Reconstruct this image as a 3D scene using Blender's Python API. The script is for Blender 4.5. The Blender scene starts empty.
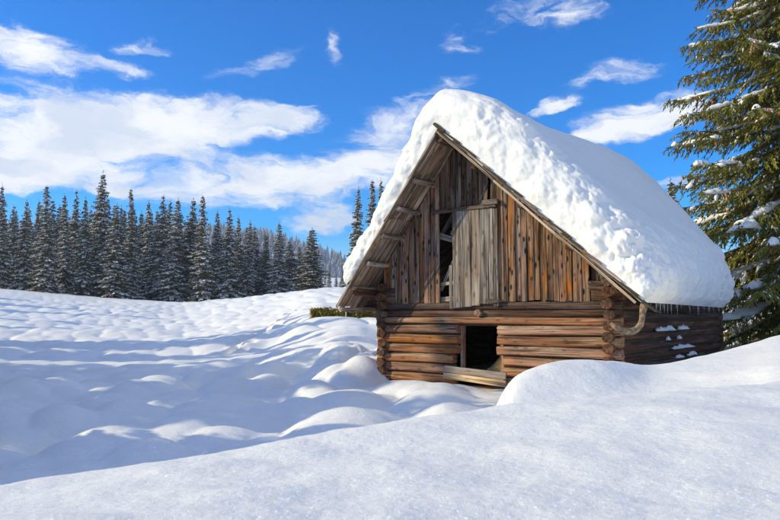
import bpy, math, random
import numpy as np
from mathutils import Vector, Matrix, Euler

S = bpy.context.scene
COL = S.collection
R = math.radians

# ------------------------------------------------------------------ camera
CAMZ = 1.55
FPX = 700.0                                   # focal length in photo pixels (780 wide)
PITCH = math.atan(56 / FPX)
cam_d = bpy.data.cameras.new('camera')
cam_d.sensor_width = 36.0
cam_d.lens = FPX / 780 * 36.0
cam_d.clip_start = 0.05
cam_d.clip_end = 9000
cam_d.dof.use_dof = True
cam_d.dof.focus_distance = 15.0
cam_d.dof.aperture_fstop = 7.1
cam = bpy.data.objects.new('camera', cam_d)
COL.objects.link(cam)
cam.location = (0, 0, CAMZ)
cam.rotation_euler = (R(90) + PITCH, 0, 0)
S.camera = cam

# ------------------------------------------------------------------ light
SUN_EL = R(23)
SUN_AZ = R(-93)                               # measured from +Y towards +X: the sun stands to the left
sun_dir = Vector((math.cos(SUN_EL) * math.sin(SUN_AZ), math.cos(SUN_EL) * math.cos(SUN_AZ), math.sin(SUN_EL)))
sl = bpy.data.lights.new('sun', 'SUN')
sl.energy = 3.9
sl.angle = R(0.53)
sl.color = (1.0, 0.885, 0.59)
so = bpy.data.objects.new('sun', sl)
so.rotation_euler = sun_dir.to_track_quat('Z', 'Y').to_euler()
COL.objects.link(so)

S.view_settings.view_transform = 'Standard'
S.view_settings.look = 'None'
S.view_settings.gamma = 1.0
S.view_settings.use_curve_mapping = False
S.view_settings.exposure = 0.26
S.cycles.use_denoising = True
S.cycles.max_bounces = 6
S.cycles.diffuse_bounces = 4
S.cycles.transparent_max_bounces = 8
S.cycles.sample_clamp_indirect = 6.0

def ray(px, py):
    x = (px - 390) / FPX
    y = -(py - 260) / FPX
    return np.array([x, math.cos(PITCH) - y * math.sin(PITCH), math.sin(PITCH) + y * math.cos(PITCH)])

def zat(px, py, Y):                           # world height of the sight line at depth Y
    d = ray(px, py)
    return CAMZ + d[2] / d[1] * Y

def at(px, py, Y):
    d = ray(px, py)
    return Vector((d[0] / d[1] * Y, Y, CAMZ + d[2] / d[1] * Y))

# ------------------------------------------------------------------ node helpers
class NT:
    def __init__(s, tree):
        s.t = tree; s.n = tree.nodes; s.l = tree.links
    def node(s, typ, **kw):
        n = s.n.new(typ)
        for k, v in kw.items():
            if k == 'ins':
                for kk, vv in v.items():
                    if hasattr(vv, 'is_output') or isinstance(vv, bpy.types.NodeSocket):
                        s.l.new(vv, n.inputs[kk])
                    else:
                        n.inputs[kk].default_value = vv
            else:
                setattr(n, k, v)
        return n
    def math(s, op, a, b=None, c=None, clamp=False):
        n = s.n.new('ShaderNodeMath'); n.operation = op; n.use_clamp = clamp
        for i, v in enumerate((a, b, c)):
            if v is None: continue
            if isinstance(v, bpy.types.NodeSocket): s.l.new(v, n.inputs[i])
            else: n.inputs[i].default_value = v
        return n.outputs[0]
    def maprange(s, v, a, b, c=0.0, d=1.0, smooth=False):
        n = s.n.new('ShaderNodeMapRange'); n.clamp = True
        if smooth: n.interpolation_type = 'SMOOTHSTEP'
        s.l.new(v, n.inputs[0])
        for i, x in enumerate((a, b, c, d)): n.inputs[i + 1].default_value = x
        return n.outputs[0]
    def mix(s, f, a, b, blend='MIX'):
        n = s.n.new('ShaderNodeMix'); n.data_type = 'RGBA'; n.blend_type = blend
        for i, v in ((0, f), (6, a), (7, b)):
            if isinstance(v, bpy.types.NodeSocket): s.l.new(v, n.inputs[i])
            else: n.inputs[i].default_value = v if i == 0 else (*v, 1.0)
        return n.outputs[2]
    def noise(s, vec, scale, detail=4, rough=0.55, dist=0.0):
        n = s.n.new('ShaderNodeTexNoise')
        n.inputs['Scale'].default_value = scale; n.inputs['Detail'].default_value = detail
        n.inputs['Roughness'].default_value = rough; n.inputs['Distortion'].default_value = dist
        if vec is not None: s.l.new(vec, n.inputs['Vector'])
        return n.outputs[0]
    def mapping(s, vec, loc=(0, 0, 0), rot=(0, 0, 0), scale=(1, 1, 1), typ='POINT'):
        n = s.n.new('ShaderNodeMapping'); n.vector_type = typ
        s.l.new(vec, n.inputs[0])
        if typ == 'POINT' or typ == 'TEXTURE': n.inputs[1].default_value = loc
        n.inputs[2].default_value = rot; n.inputs[3].default_value = scale
        return n.outputs[0]

# ------------------------------------------------------------------ sky
W = bpy.data.worlds.new('World')
S.world = W
W.use_nodes = True
wt = NT(W.node_tree)
wt.n.clear()
sky = wt.n.new('ShaderNodeTexSky')
sky.sky_type = 'NISHITA'
sky.sun_disc = False
sky.sun_elevation = SUN_EL
sky.sun_rotation = SUN_AZ
sky.altitude = 1400
sky.air_density = 1.0
sky.dust_density = 0.3
sky.ozone_density = 2.5
hsv = wt.node('ShaderNodeHueSaturation', ins={'Hue': 0.513, 'Saturation': 1.85, 'Value': 1.90, 'Color': sky.outputs[0]})
tc = wt.n.new('ShaderNodeTexCoord')
sx = wt.n.new('ShaderNodeSeparateXYZ'); wt.l.new(tc.outputs['Generated'], sx.inputs[0])
az = wt.math('MULTIPLY', wt.math('ARCTAN2', sx.outputs[0], sx.outputs[1]), 180 / math.pi)
el = wt.math('MULTIPLY', wt.math('ARCSINE', sx.outputs[2]), 180 / math.pi)
cv0 = wt.n.new('ShaderNodeCombineXYZ'); wt.l.new(az, cv0.inputs[0]); wt.l.new(el, cv0.inputs[1])
# ragged outlines: directions are stirred by a turbulent field before the cloud banks are placed
wn = wt.n.new('ShaderNodeTexNoise'); wn.inputs['Detail'].default_value = 6; wn.inputs['Roughness'].default_value = .62; wn.inputs['Scale'].default_value = 1.0
wt.l.new(wt.mapping(cv0.outputs[0], scale=(0.11, 0.20, 1)), wn.inputs['Vector'])
wv = wt.n.new('ShaderNodeVectorMath'); wv.operation = 'MULTIPLY_ADD'
wt.l.new(wn.outputs['Color'], wv.inputs[0]); wv.inputs[1].default_value = (9.0, 4.2, 0); 
ws = wt.n.new('ShaderNodeVectorMath'); ws.operation = 'SUBTRACT'; wt.l.new(cv0.outputs[0], ws.inputs[0]); ws.inputs[1].default_value = (4.5, 2.1, 0)
wt.l.new(ws.outputs[0], wv.inputs[2])
cv = wv
def dirdeg(px, py):
    d = ray(px, py); d = d / np.linalg.norm(d)
    return math.degrees(math.atan2(d[0], d[1])), math.degrees(math.asin(d[2]))
blobs = [  # px, py, half width, half height, tilt, weight
    (14, 44, 120, 36, -6, 1.1), (120, 68, 60, 12, -8, .45),
    (60, 135, 230, 72, 3, 1.2), (195, 120, 165, 40, 4, 1.0), (285, 112, 60, 20, 6, .55), (30, 170, 150, 32, 2, .95),
    (268, 182, 205, 40, 6, 1.15), (385, 163, 90, 24, 8, .85), (312, 222, 62, 24, 8, 1.1), (470, 150, 60, 20, 6, .5), (130, 190, 60, 10, 0, .5),
    (332, 45, 15, 46, 24, .36), (390, 126, 100, 34, 14, .60), (566, 8, 80, 30, -5, .68), (562, 103, 32, 10, 0, .62),
    (655, 116, 115, 34, 10, .78), (590, 136, 48, 13, 4, .62), (668, 186, 50, 13, 10, .60), (470, 50, 46, 12, 10, .36),
    (700, 60, 90, 36, 14, .40), (480, 22, 80, 26, 24, .40), (250, 60, 90, 22, 14, .34), (150, 48, 60, 16, 10, .5), (610, 70, 90, 20, 16, .36), (440, 90, 60, 14, 16, .42)]
tot = None
for (px, py, rx, ry, tilt, wgt) in blobs:
    a0, e0 = dirdeg(px, py)
    k = 57.3 / FPX * math.cos(R(a0)) ** 1.5
    m = wt.mapping(cv.outputs[0], (a0, e0, 0), (0, 0, R(tilt)), (rx * k, ry * k, 1), 'TEXTURE')
    ln = wt.n.new('ShaderNodeVectorMath'); ln.operation = 'LENGTH'; wt.l.new(m, ln.inputs[0])
    v = wt.maprange(ln.outputs['Value'], 1.0, 0.0, 0.0, wgt, smooth=True)
    tot = v if tot is None else wt.math('ADD', tot, v)
# unseen scattered cloud added over the rest of the sky for neutral fill light
far = wt.math('MAXIMUM', wt.maprange(wt.math('ABSOLUTE', az), 33, 50, 0, 1, smooth=True), wt.maprange(el, 27, 42, 0, 1, smooth=True))
gen = wt.noise(wt.mapping(cv.outputs[0], scale=(0.035, 0.10, 1)), 1.0, 3)
gen = wt.math('MULTIPLY', wt.maprange(gen, 0.43, 0.68, 0, 1.1), far)
tot = wt.math('ADD', tot, gen)
cm = wt.mapping(cv.outputs[0], scale=(0.085, 0.20, 1))
n1 = wt.noise(cm, 1.0, 9, 0.60, 0.6)
n2 = wt.noise(wt.mapping(cv.outputs[0], loc=(13, 4, 2), rot=(0, 0, R(14)), scale=(0.25, 0.75, 1)), 1.0, 8, 0.62, 0.9)
dens = wt.math('ADD', wt.math('ADD', tot, wt.math('MULTIPLY', wt.math('SUBTRACT', n1, 0.5), 2.5)),
               wt.math('MULTIPLY', wt.math('SUBTRACT', n2, 0.5), 1.9))
dens = wt.math('MULTIPLY', dens, wt.maprange(tot, 0.0, 0.38, 0.0, 1.0, smooth=True))
mask = wt.maprange(dens, 0.02, 1.05, 0.0, 0.97, smooth=True)
shade = wt.maprange(wt.noise(wt.mapping(cv.outputs[0], loc=(3, 1.2, 0), scale=(0.13, 0.30, 1)), 1.0, 7, 0.58, 0.4), 0.34, 0.60, 0, 1, smooth=True)
ccol = wt.mix(shade, (6.4, 7.1, 8.3), (9.0, 9.15, 9.3))
out = wt.mix(mask, hsv.outputs[0], ccol)
bg = wt.node('ShaderNodeBackground', ins={'Color': out, 'Strength': 0.10})
wo = wt.n.new('ShaderNodeOutputWorld'); wt.l.new(bg.outputs[0], wo.inputs[0])

# ------------------------------------------------------------------ materials
MATS = {}
def new_mat(name):
    m = bpy.data.materials.new(name); m.use_nodes = True
    t = NT(m.node_tree); p = t.n['Principled BSDF']
    MATS[name] = m
    return m, t, p

def snow_mat(name, scale, col=(0.91, 0.895, 0.83), bump=0.35, fine=1.0, tcoord='Object'):
    m, t, p = new_mat(name)
    c = t.n.new('ShaderNodeTexCoord')
    o = c.outputs[tcoord]
    a = t.noise(o, scale, 5, 0.6)
    b = t.noise(o, scale * 7, 4, 0.65)
    h = t.math('ADD', t.math('MULTIPLY', a, 1.0), t.math('MULTIPLY', b, 0.22 * fine))
    h = t.math('ADD', h, t.math('MULTIPLY', t.noise(o, scale * 0.3, 3, 0.5), 1.2))
    bp = t.node('ShaderNodeBump', ins={'Strength': bump, 'Distance': 0.35 / scale, 'Height': h})
    t.l.new(bp.outputs[0], p.inputs['Normal'])
    cc = t.mix(t.maprange(t.noise(o, scale * 0.25, 5, 0.6), 0.3, 0.7), tuple(x * 0.975 for x in col), col)
    t.l.new(cc, p.inputs['Base Color'])
    p.inputs['Roughness'].default_value = 0.62
    p.inputs['Specular IOR Level'].default_value = 0.25
    p.inputs['Subsurface Weight'].default_value = 0.0
    return m
M_SNOW = snow_mat('snow_ground', 26.0, bump=0.60, fine=1.8)
# scattered ice facets that flash towards the sun
t = NT(M_SNOW.node_tree)
tco = t.n.new('ShaderNodeTexCoord')
vo = t.n.new('ShaderNodeTexVoronoi'); vo.inputs['Scale'].default_value = 70.0
t.l.new(tco.outputs['Object'], vo.inputs['Vector'])
sc_ = t.n.new('ShaderNodeSeparateColor'); t.l.new(vo.outputs['Color'], sc_.inputs[0])
pick = t.math('MULTIPLY', t.math('GREATER_THAN', sc_.outputs[0], 0.70), t.math('LESS_THAN', vo.outputs['Distance'], 0.30))
nv = t.n.new('ShaderNodeVectorMath'); nv.operation = 'MULTIPLY_ADD'
t.l.new(vo.outputs['Color'], nv.inputs[0]); nv.inputs[1].default_value = (1.8, 1.8, 1.0); nv.inputs[2].default_value = (-.9, -.9, .2)
nn = t.n.new('ShaderNodeVectorMath'); nn.operation = 'NORMALIZE'; t.l.new(nv.outputs[0], nn.inputs[0])
gl = t.node('ShaderNodeBsdfGlossy', ins={'Roughness': 0.22, 'Color': (1, 1, 1, 1), 'Normal': nn.outputs[0]})
gcol = t.n.new('ShaderNodeCombineColor')
for i_ in range(3): t.l.new(t.math('MULTIPLY', pick, 0.8), gcol.inputs[i_])
t.l.new(gcol.outputs[0], gl.inputs['Color'])
ms = t.n.new('ShaderNodeAddShader')
t.l.new(t.n['Principled BSDF'].outputs[0], ms.inputs[0]); t.l.new(gl.outputs[0], ms.inputs[1])
t.l.new(ms.outputs[0], t.n['Material Output'].inputs[0])
M_RSNOW = snow_mat('snow_roof', 9.0, bump=0.45, fine=0.8)
M_TSNOW = snow_mat('snow_on_tree', 14.0, bump=0.3)

def wood_mat(name, cols, knots=0.5, weather=0.0, gscale=1.0, streak=0.6, rough=0.85):
    """grain runs along local X; cols = (dark, mid, light, accent)"""
    m, t, p = new_mat(name)
    c = t.n.new('ShaderNodeTexCoord')
    oi = t.n.new('ShaderNodeObjectInfo')
    off = t.n.new('ShaderNodeVectorMath'); off.operation = 'SCALE'
    cmb = t.n.new('ShaderNodeCombineXYZ')
    for i, k in enumerate((37.0, 91.0, 53.0)):
        t.l.new(t.math('MULTIPLY', oi.outputs['Random'], k), cmb.inputs[i])
    add = t.n.new('ShaderNodeVectorMath'); add.operation = 'ADD'
    t.l.new(c.outputs['Object'], add.inputs[0]); t.l.new(cmb.outputs[0], add.inputs[1])
    v = add.outputs[0]
    g = t.noise(t.mapping(v, scale=(0.9 * gscale, 34 * gscale, 34 * gscale)), 1.0, 6, 0.65, 0.5)
    broad = t.noise(t.mapping(v, scale=(0.8, 7, 7)), 1.0, 4, 0.6, 0.4)
    blot = t.noise(t.mapping(v, scale=(2.2, 5, 5)), 1.0, 4, 0.6)
    dark, mid, light, accent = cols
    base = t.mix(t.maprange(g, 0.36, 0.62), dark, mid)
    base = t.mix(t.maprange(broad, 0.46, 0.62, 0, 0.8), base, light)
    base = t.mix(t.maprange(blot, 0.46, 0.68, 0, streak), base, accent)
    if weather:
        sz = t.n.new('ShaderNodeSeparateXYZ'); t.l.new(c.outputs['Object'], sz.inputs[0])
        w = t.math('ADD', t.math('MULTIPLY', sz.outputs[2], 7.0), t.math('MULTIPLY', t.math('SUBTRACT', blot, 0.5), 3.0))
        base = t.mix(t.maprange(w, -0.35, 0.55, weather, 0.0), base, accent)
    # dark weather streaks along the grain
    st = t.noise(t.mapping(v, loc=(9, 2, 7), scale=(0.55, 15, 15)), 1.0, 5, 0.6, 0.3)
    base = t.mix(t.maprange(st, 0.52, 0.66, 0, 0.8), base, tuple(x * 0.55 for x in dark))
    # checks and knots
    chk = t.noise(t.mapping(v, loc=(5, 5, 5), scale=(0.7, 55, 55)), 1.0, 3, 0.5, 0.3)
    crack = t.maprange(chk, 0.58, 0.64)
    base = t.mix(t.math('MULTIPLY', crack, 0.85), base, tuple(x * 0.22 for x in dark))
    vo = t.n.new('ShaderNodeTexVoronoi'); vo.inputs['Scale'].default_value = 1.0
    t.l.new(t.mapping(v, scale=(3.6, 9, 9)), vo.inputs['Vector'])
    kn = t.maprange(vo.outputs['Distance'], 0.16, 0.27, knots, 0.0)
    base = t.mix(kn, base, tuple(x * 0.25 for x in dark))
    vr = t.math('ADD', 0.80, t.math('MULTIPLY', oi.outputs['Random'], 0.50))
    hs = t.node('ShaderNodeHueSaturation', ins={'Value': vr, 'Color': base})
    sat = t.math('ADD', 0.78, t.math('MULTIPLY', t.math('FRACT', t.math('MULTIPLY', oi.outputs['Random'], 7.3)), 0.42))
    t.l.new(sat, hs.inputs['Saturation'])
    t.l.new(hs.outputs[0], p.inputs['Base Color'])
    p.inputs['Roughness'].default_value = rough
    p.inputs['Specular IOR Level'].default_value = 0.2
    h = t.math('SUBTRACT', t.math('ADD', t.math('MULTIPLY', g, 0.7), t.math('MULTIPLY', broad, 0.5)), t.math('MULTIPLY', crack, 0.9))
    bp = t.node('ShaderNodeBump', ins={'Strength': 0.7, 'Distance': 0.012, 'Height': h})
    t.l.new(bp.outputs[0], p.inputs['Normal'])
    return m

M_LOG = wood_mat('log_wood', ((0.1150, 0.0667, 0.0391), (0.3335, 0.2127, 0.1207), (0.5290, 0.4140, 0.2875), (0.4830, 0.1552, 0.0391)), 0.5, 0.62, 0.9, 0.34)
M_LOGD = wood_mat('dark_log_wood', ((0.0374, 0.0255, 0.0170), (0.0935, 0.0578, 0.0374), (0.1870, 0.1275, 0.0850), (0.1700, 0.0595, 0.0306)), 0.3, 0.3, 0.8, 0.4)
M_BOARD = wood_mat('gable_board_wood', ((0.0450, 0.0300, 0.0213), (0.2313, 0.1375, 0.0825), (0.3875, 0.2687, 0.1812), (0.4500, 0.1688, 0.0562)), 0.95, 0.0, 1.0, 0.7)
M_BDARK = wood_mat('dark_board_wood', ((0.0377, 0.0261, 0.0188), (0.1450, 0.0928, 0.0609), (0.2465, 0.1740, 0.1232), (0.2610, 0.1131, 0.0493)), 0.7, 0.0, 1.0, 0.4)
M_GREY = wood_mat('grey_board_wood', ((0.0918, 0.0756, 0.0605), (0.2700, 0.2290, 0.1858), (0.3888, 0.3434, 0.2916), (0.2808, 0.1728, 0.0994)), 0.5, 0.0, 1.0, 0.45)
M_ROOFB = wood_mat('roof_board_wood', ((0.1014, 0.0718, 0.0530), (0.3744, 0.2730, 0.1950), (0.6240, 0.4836, 0.3510), (0.3744, 0.2028, 0.1170)), 0.5, 0.0, 1.1, 0.4)
M_PALE = wood_mat('pale_board_wood', ((0.24, 0.18, 0.12), (0.48, 0.38, 0.27), (0.60, 0.50, 0.37), (0.46, 0.31, 0.17)), 0.3, 0.0, 0.8, 0.4)
M_FRESH = wood_mat('fresh_board_wood', ((0.38, 0.23, 0.08), (0.60, 0.38, 0.14), (0.68, 0.47, 0.21), (0.55, 0.30, 0.09)), 0.3, 0.0, 0.7, 0.4)

def plain_noise_mat(name, a, b, scale=6.0, rough=0.9, bump=0.4, lo=0.35, hi=0.65, trans=0.0):
    m, t, p = new_mat(name)
    c = t.n.new('ShaderNodeTexCoord')
    n = t.noise(c.outputs['Object'], scale, 5, 0.62)
    t.l.new(t.mix(t.maprange(n, lo, hi), a, b), p.inputs['Base Color'])
    p.inputs['Roughness'].default_value = rough
    p.inputs['Specular IOR Level'].default_value = 0.15
    bp = t.node('ShaderNodeBump', ins={'Strength': bump, 'Distance': 0.3 / scale, 'Height': n})
    t.l.new(bp.outputs[0], p.inputs['Normal'])
    return m
M_NEEDLE = plain_noise_mat('spruce_needles', (0.095, 0.105, 0.018), (0.30, 0.27, 0.045), 1.3, 0.75, 0.0, 0.3, 0.7)
M_FNEEDLE = plain_noise_mat('far_spruce_needles', (0.055, 0.055, 0.034), (0.145, 0.125, 0.066), 0.6, 0.8, 0.0, 0.3, 0.7)
M_BARK = plain_noise_mat('bark', (0.08, 0.06, 0.045), (0.20, 0.155, 0.12), 9.0)
M_CONE = plain_noise_mat('cone_scales', (0.34, 0.12, 0.04), (0.52, 0.22, 0.09), 40.0)
M_HAY = plain_noise_mat('hay', (0.22, 0.14, 0.055), (0.55, 0.39, 0.18), 22.0, 0.95, 1.0)
M_EARTH = plain_noise_mat('earth_floor', (0.03, 0.022, 0.016), (0.07, 0.05, 0.035), 5.0)
M_HEDGE = plain_noise_mat('hedge_leaves', (0.16, 0.13, 0.025), (0.48, 0.38, 0.07), 3.0, 0.8, 0.0)
M_MOSS = plain_noise_mat('moss', (0.045, 0.036, 0.022), (0.12, 0.095, 0.055), 30.0, 1.0, 1.0)
M_HORN = plain_noise_mat('weathered_branch', (0.13, 0.09, 0.06), (0.40, 0.31, 0.22), 14.0, 0.8, 0.6)
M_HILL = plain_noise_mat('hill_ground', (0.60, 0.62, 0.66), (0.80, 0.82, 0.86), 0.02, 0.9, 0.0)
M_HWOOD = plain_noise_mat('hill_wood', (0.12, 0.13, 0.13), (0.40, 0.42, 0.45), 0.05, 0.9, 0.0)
m, t, p = new_mat('ice')
p.inputs['Base Color'].default_value = (0.86, 0.92, 0.97, 1)
p.inputs['Roughness'].default_value = 0.12
p.inputs['IOR'].default_value = 1.31
p.inputs['Transmission Weight'].default_value = 0.75
M_ICE = m

# ------------------------------------------------------------------ object helpers
def mesh_np(name, V, F, mat, smooth=False):
    """V (n,3) float, F (m,3|4) int"""
    V = np.asarray(V, np.float32); F = np.asarray(F, np.int32)
    me = bpy.data.meshes.new(name)
    me.vertices.add(len(V)); me.vertices.foreach_set('co', V.ravel())
    k = F.shape[1]
    me.loops.add(F.size); me.loops.foreach_set('vertex_index', F.ravel())
    me.polygons.add(len(F))
    me.polygons.foreach_set('loop_start', np.arange(0, F.size, k, dtype=np.int32))
    me.polygons.foreach_set('loop_total', np.full(len(F), k, np.int32))
    if smooth: me.polygons.foreach_set('use_smooth', np.ones(len(F), bool))
    me.update(calc_edges=True)
    me.materials.append(mat)
    return me

def mesh_py(name, V, F, mat, smooth=False):
    me = bpy.data.meshes.new(name)
    me.from_pydata([tuple(v) for v in V], [], F)
    if smooth: me.polygons.foreach_set('use_smooth', [True] * len(me.polygons))
    me.update()
    me.materials.append(mat)
    return me

def link(name, me, parent=None, mtx=None, loc=None):
    o = bpy.data.objects.new(name, me)
    COL.objects.link(o)
    if parent is not None: o.parent = parent
    if mtx is not None: o.matrix_local = mtx
    if loc is not None: o.location = loc
    return o

def tag(o, label=None, cat=None, group=None, kind=None):
    if label: o['label'] = label
    if cat: o['category'] = cat
    if group: o['group'] = group
    if kind: o['kind'] = kind
    return o

def frame(origin, xdir, zdir):
    x = Vector(xdir).normalized()
    z = Vector(zdir); z = (z - x * z.dot(x)).normalized()
    y = z.cross(x)
    M = Matrix.Identity(4)
    for i in range(3):
        M[i][0] = x[i]; M[i][1] = y[i]; M[i][2] = z[i]; M[i][3] = origin[i]
    return M

# ------------------------------------------------------------------ numpy noise
def hash2(ix, iy, seed):
    h = (ix.astype(np.int64) * 374761393 + iy.astype(np.int64) * 668265263 + seed * 974634757) & 0xFFFFFFFF
    h = ((h ^ (h >> 13)) * 1274126177) & 0xFFFFFFFF
    h = h ^ (h >> 16)
    return (h & 0xFFFFFF) / float(0xFFFFFF)

def vnoise(x, y, seed=0):
    ix = np.floor(x); iy = np.floor(y)
    fx = x - ix; fy = y - iy
    fx = fx * fx * fx * (fx * (fx * 6 - 15) + 10); fy = fy * fy * fy * (fy * (fy * 6 - 15) + 10)
    a = hash2(ix, iy, seed); b = hash2(ix + 1, iy, seed); c = hash2(ix, iy + 1, seed); d = hash2(ix + 1, iy + 1, seed)
    return (a * (1 - fx) + b * fx) * (1 - fy) + (c * (1 - fx) + d * fx) * fy - 0.5

def fbm(x, y, seed=0, octv=4, gain=0.5):
    r = 0; a = 1.0
    for i in range(octv):
        r = r + a * vnoise(x, y, seed + i * 17); x = x * 2.03 + 5.2; y = y * 2.03 + 1.3; a *= gain
    return r

def worley(x, y, seed=0):
    ix = np.floor(x); iy = np.floor(y)
    best = np.full(x.shape, 9.0)
    for dx in (-1, 0, 1):
        for dy in (-1, 0, 1):
            cx = ix + dx; cy = iy + dy
            px = cx + 0.15 + 0.7 * hash2(cx, cy, seed); py = cy + 0.15 + 0.7 * hash2(cx, cy, seed + 7)
            # smooth minimum keeps the creases soft
            d = (px - x) ** 2 + (py - y) ** 2
            k = 0.12
            h = np.clip(0.5 + 0.5 * (best - d) / k, 0, 1)
            best = best * (1 - h) + d * h - k * h * (1 - h)
    return best

def hash3(ix, iy, iz, seed):
    return hash2(ix + iz * 57.0, iy + iz * 131.0, seed)

def vnoise3(x, y, z, seed=0):
    ix = np.floor(x); iy = np.floor(y); iz = np.floor(z)
    fx, fy, fz = (q * q * (3 - 2 * q) for q in (x - ix, y - iy, z - iz))
    r = 0
    for c in (0, 1):
        for b in (0, 1):
            for a in (0, 1):
                r = r + hash3(ix + a, iy + b, iz + c, seed) * (fx if a else 1 - fx) * (fy if b else 1 - fy) * (fz if c else 1 - fz)
    return r - 0.5

def fbm3(P, sc, seed=0, octv=4, gain=.5):
    x, y, z = (P[..., i] * sc + 40 for i in range(3)); r = 0; a = 1.0
    for i in range(octv):
        r = r + a * vnoise3(x, y, z, seed + i * 13); x = x * 2.03; y = y * 2.03; z = z * 2.03; a *= gain
    return r

def turb3(P, sc, seed=0, octv=4, gain=.55):
    x, y, z = (P[..., i] * sc + 40 for i in range(3)); r = 0; a = 1.0
    for i in range(octv):
        r = r + a * np.abs(vnoise3(x, y, z, seed + i * 13)) * 2; x = x * 1.93 + 3; y = y * 1.93 + 1; z = z * 1.93 + 7; a *= gain
    return r

def dome3(P, sc, seed=0):
    x, y, z = (P[..., i] * sc + 40 for i in range(3))
    ix = np.floor(x); iy = np.floor(y); iz = np.floor(z)
    best = np.full(x.shape, 9.0)
    for dx in (-1, 0, 1):
        for dy in (-1, 0, 1):
            for dz in (-1, 0, 1):
                a = ix + dx; b = iy + dy; c = iz + dz
                d = (a + hash3(a, b, c, seed) - x) ** 2 + (b + hash3(a, b, c, seed + 3) - y) ** 2 + (c + hash3(a, b, c, seed + 5) - z) ** 2
                k = .10
                h = np.clip(.5 + .5 * (best - d) / k, 0, 1)
                best = best * (1 - h) + d * h - k * h * (1 - h)
    return 1 - np.clip(best * 1.3, 0, 1)

def sstep(x, a, b):
    t = np.clip((x - a) / (b - a), 0, 1); return t * t * (3 - 2 * t)

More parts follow.
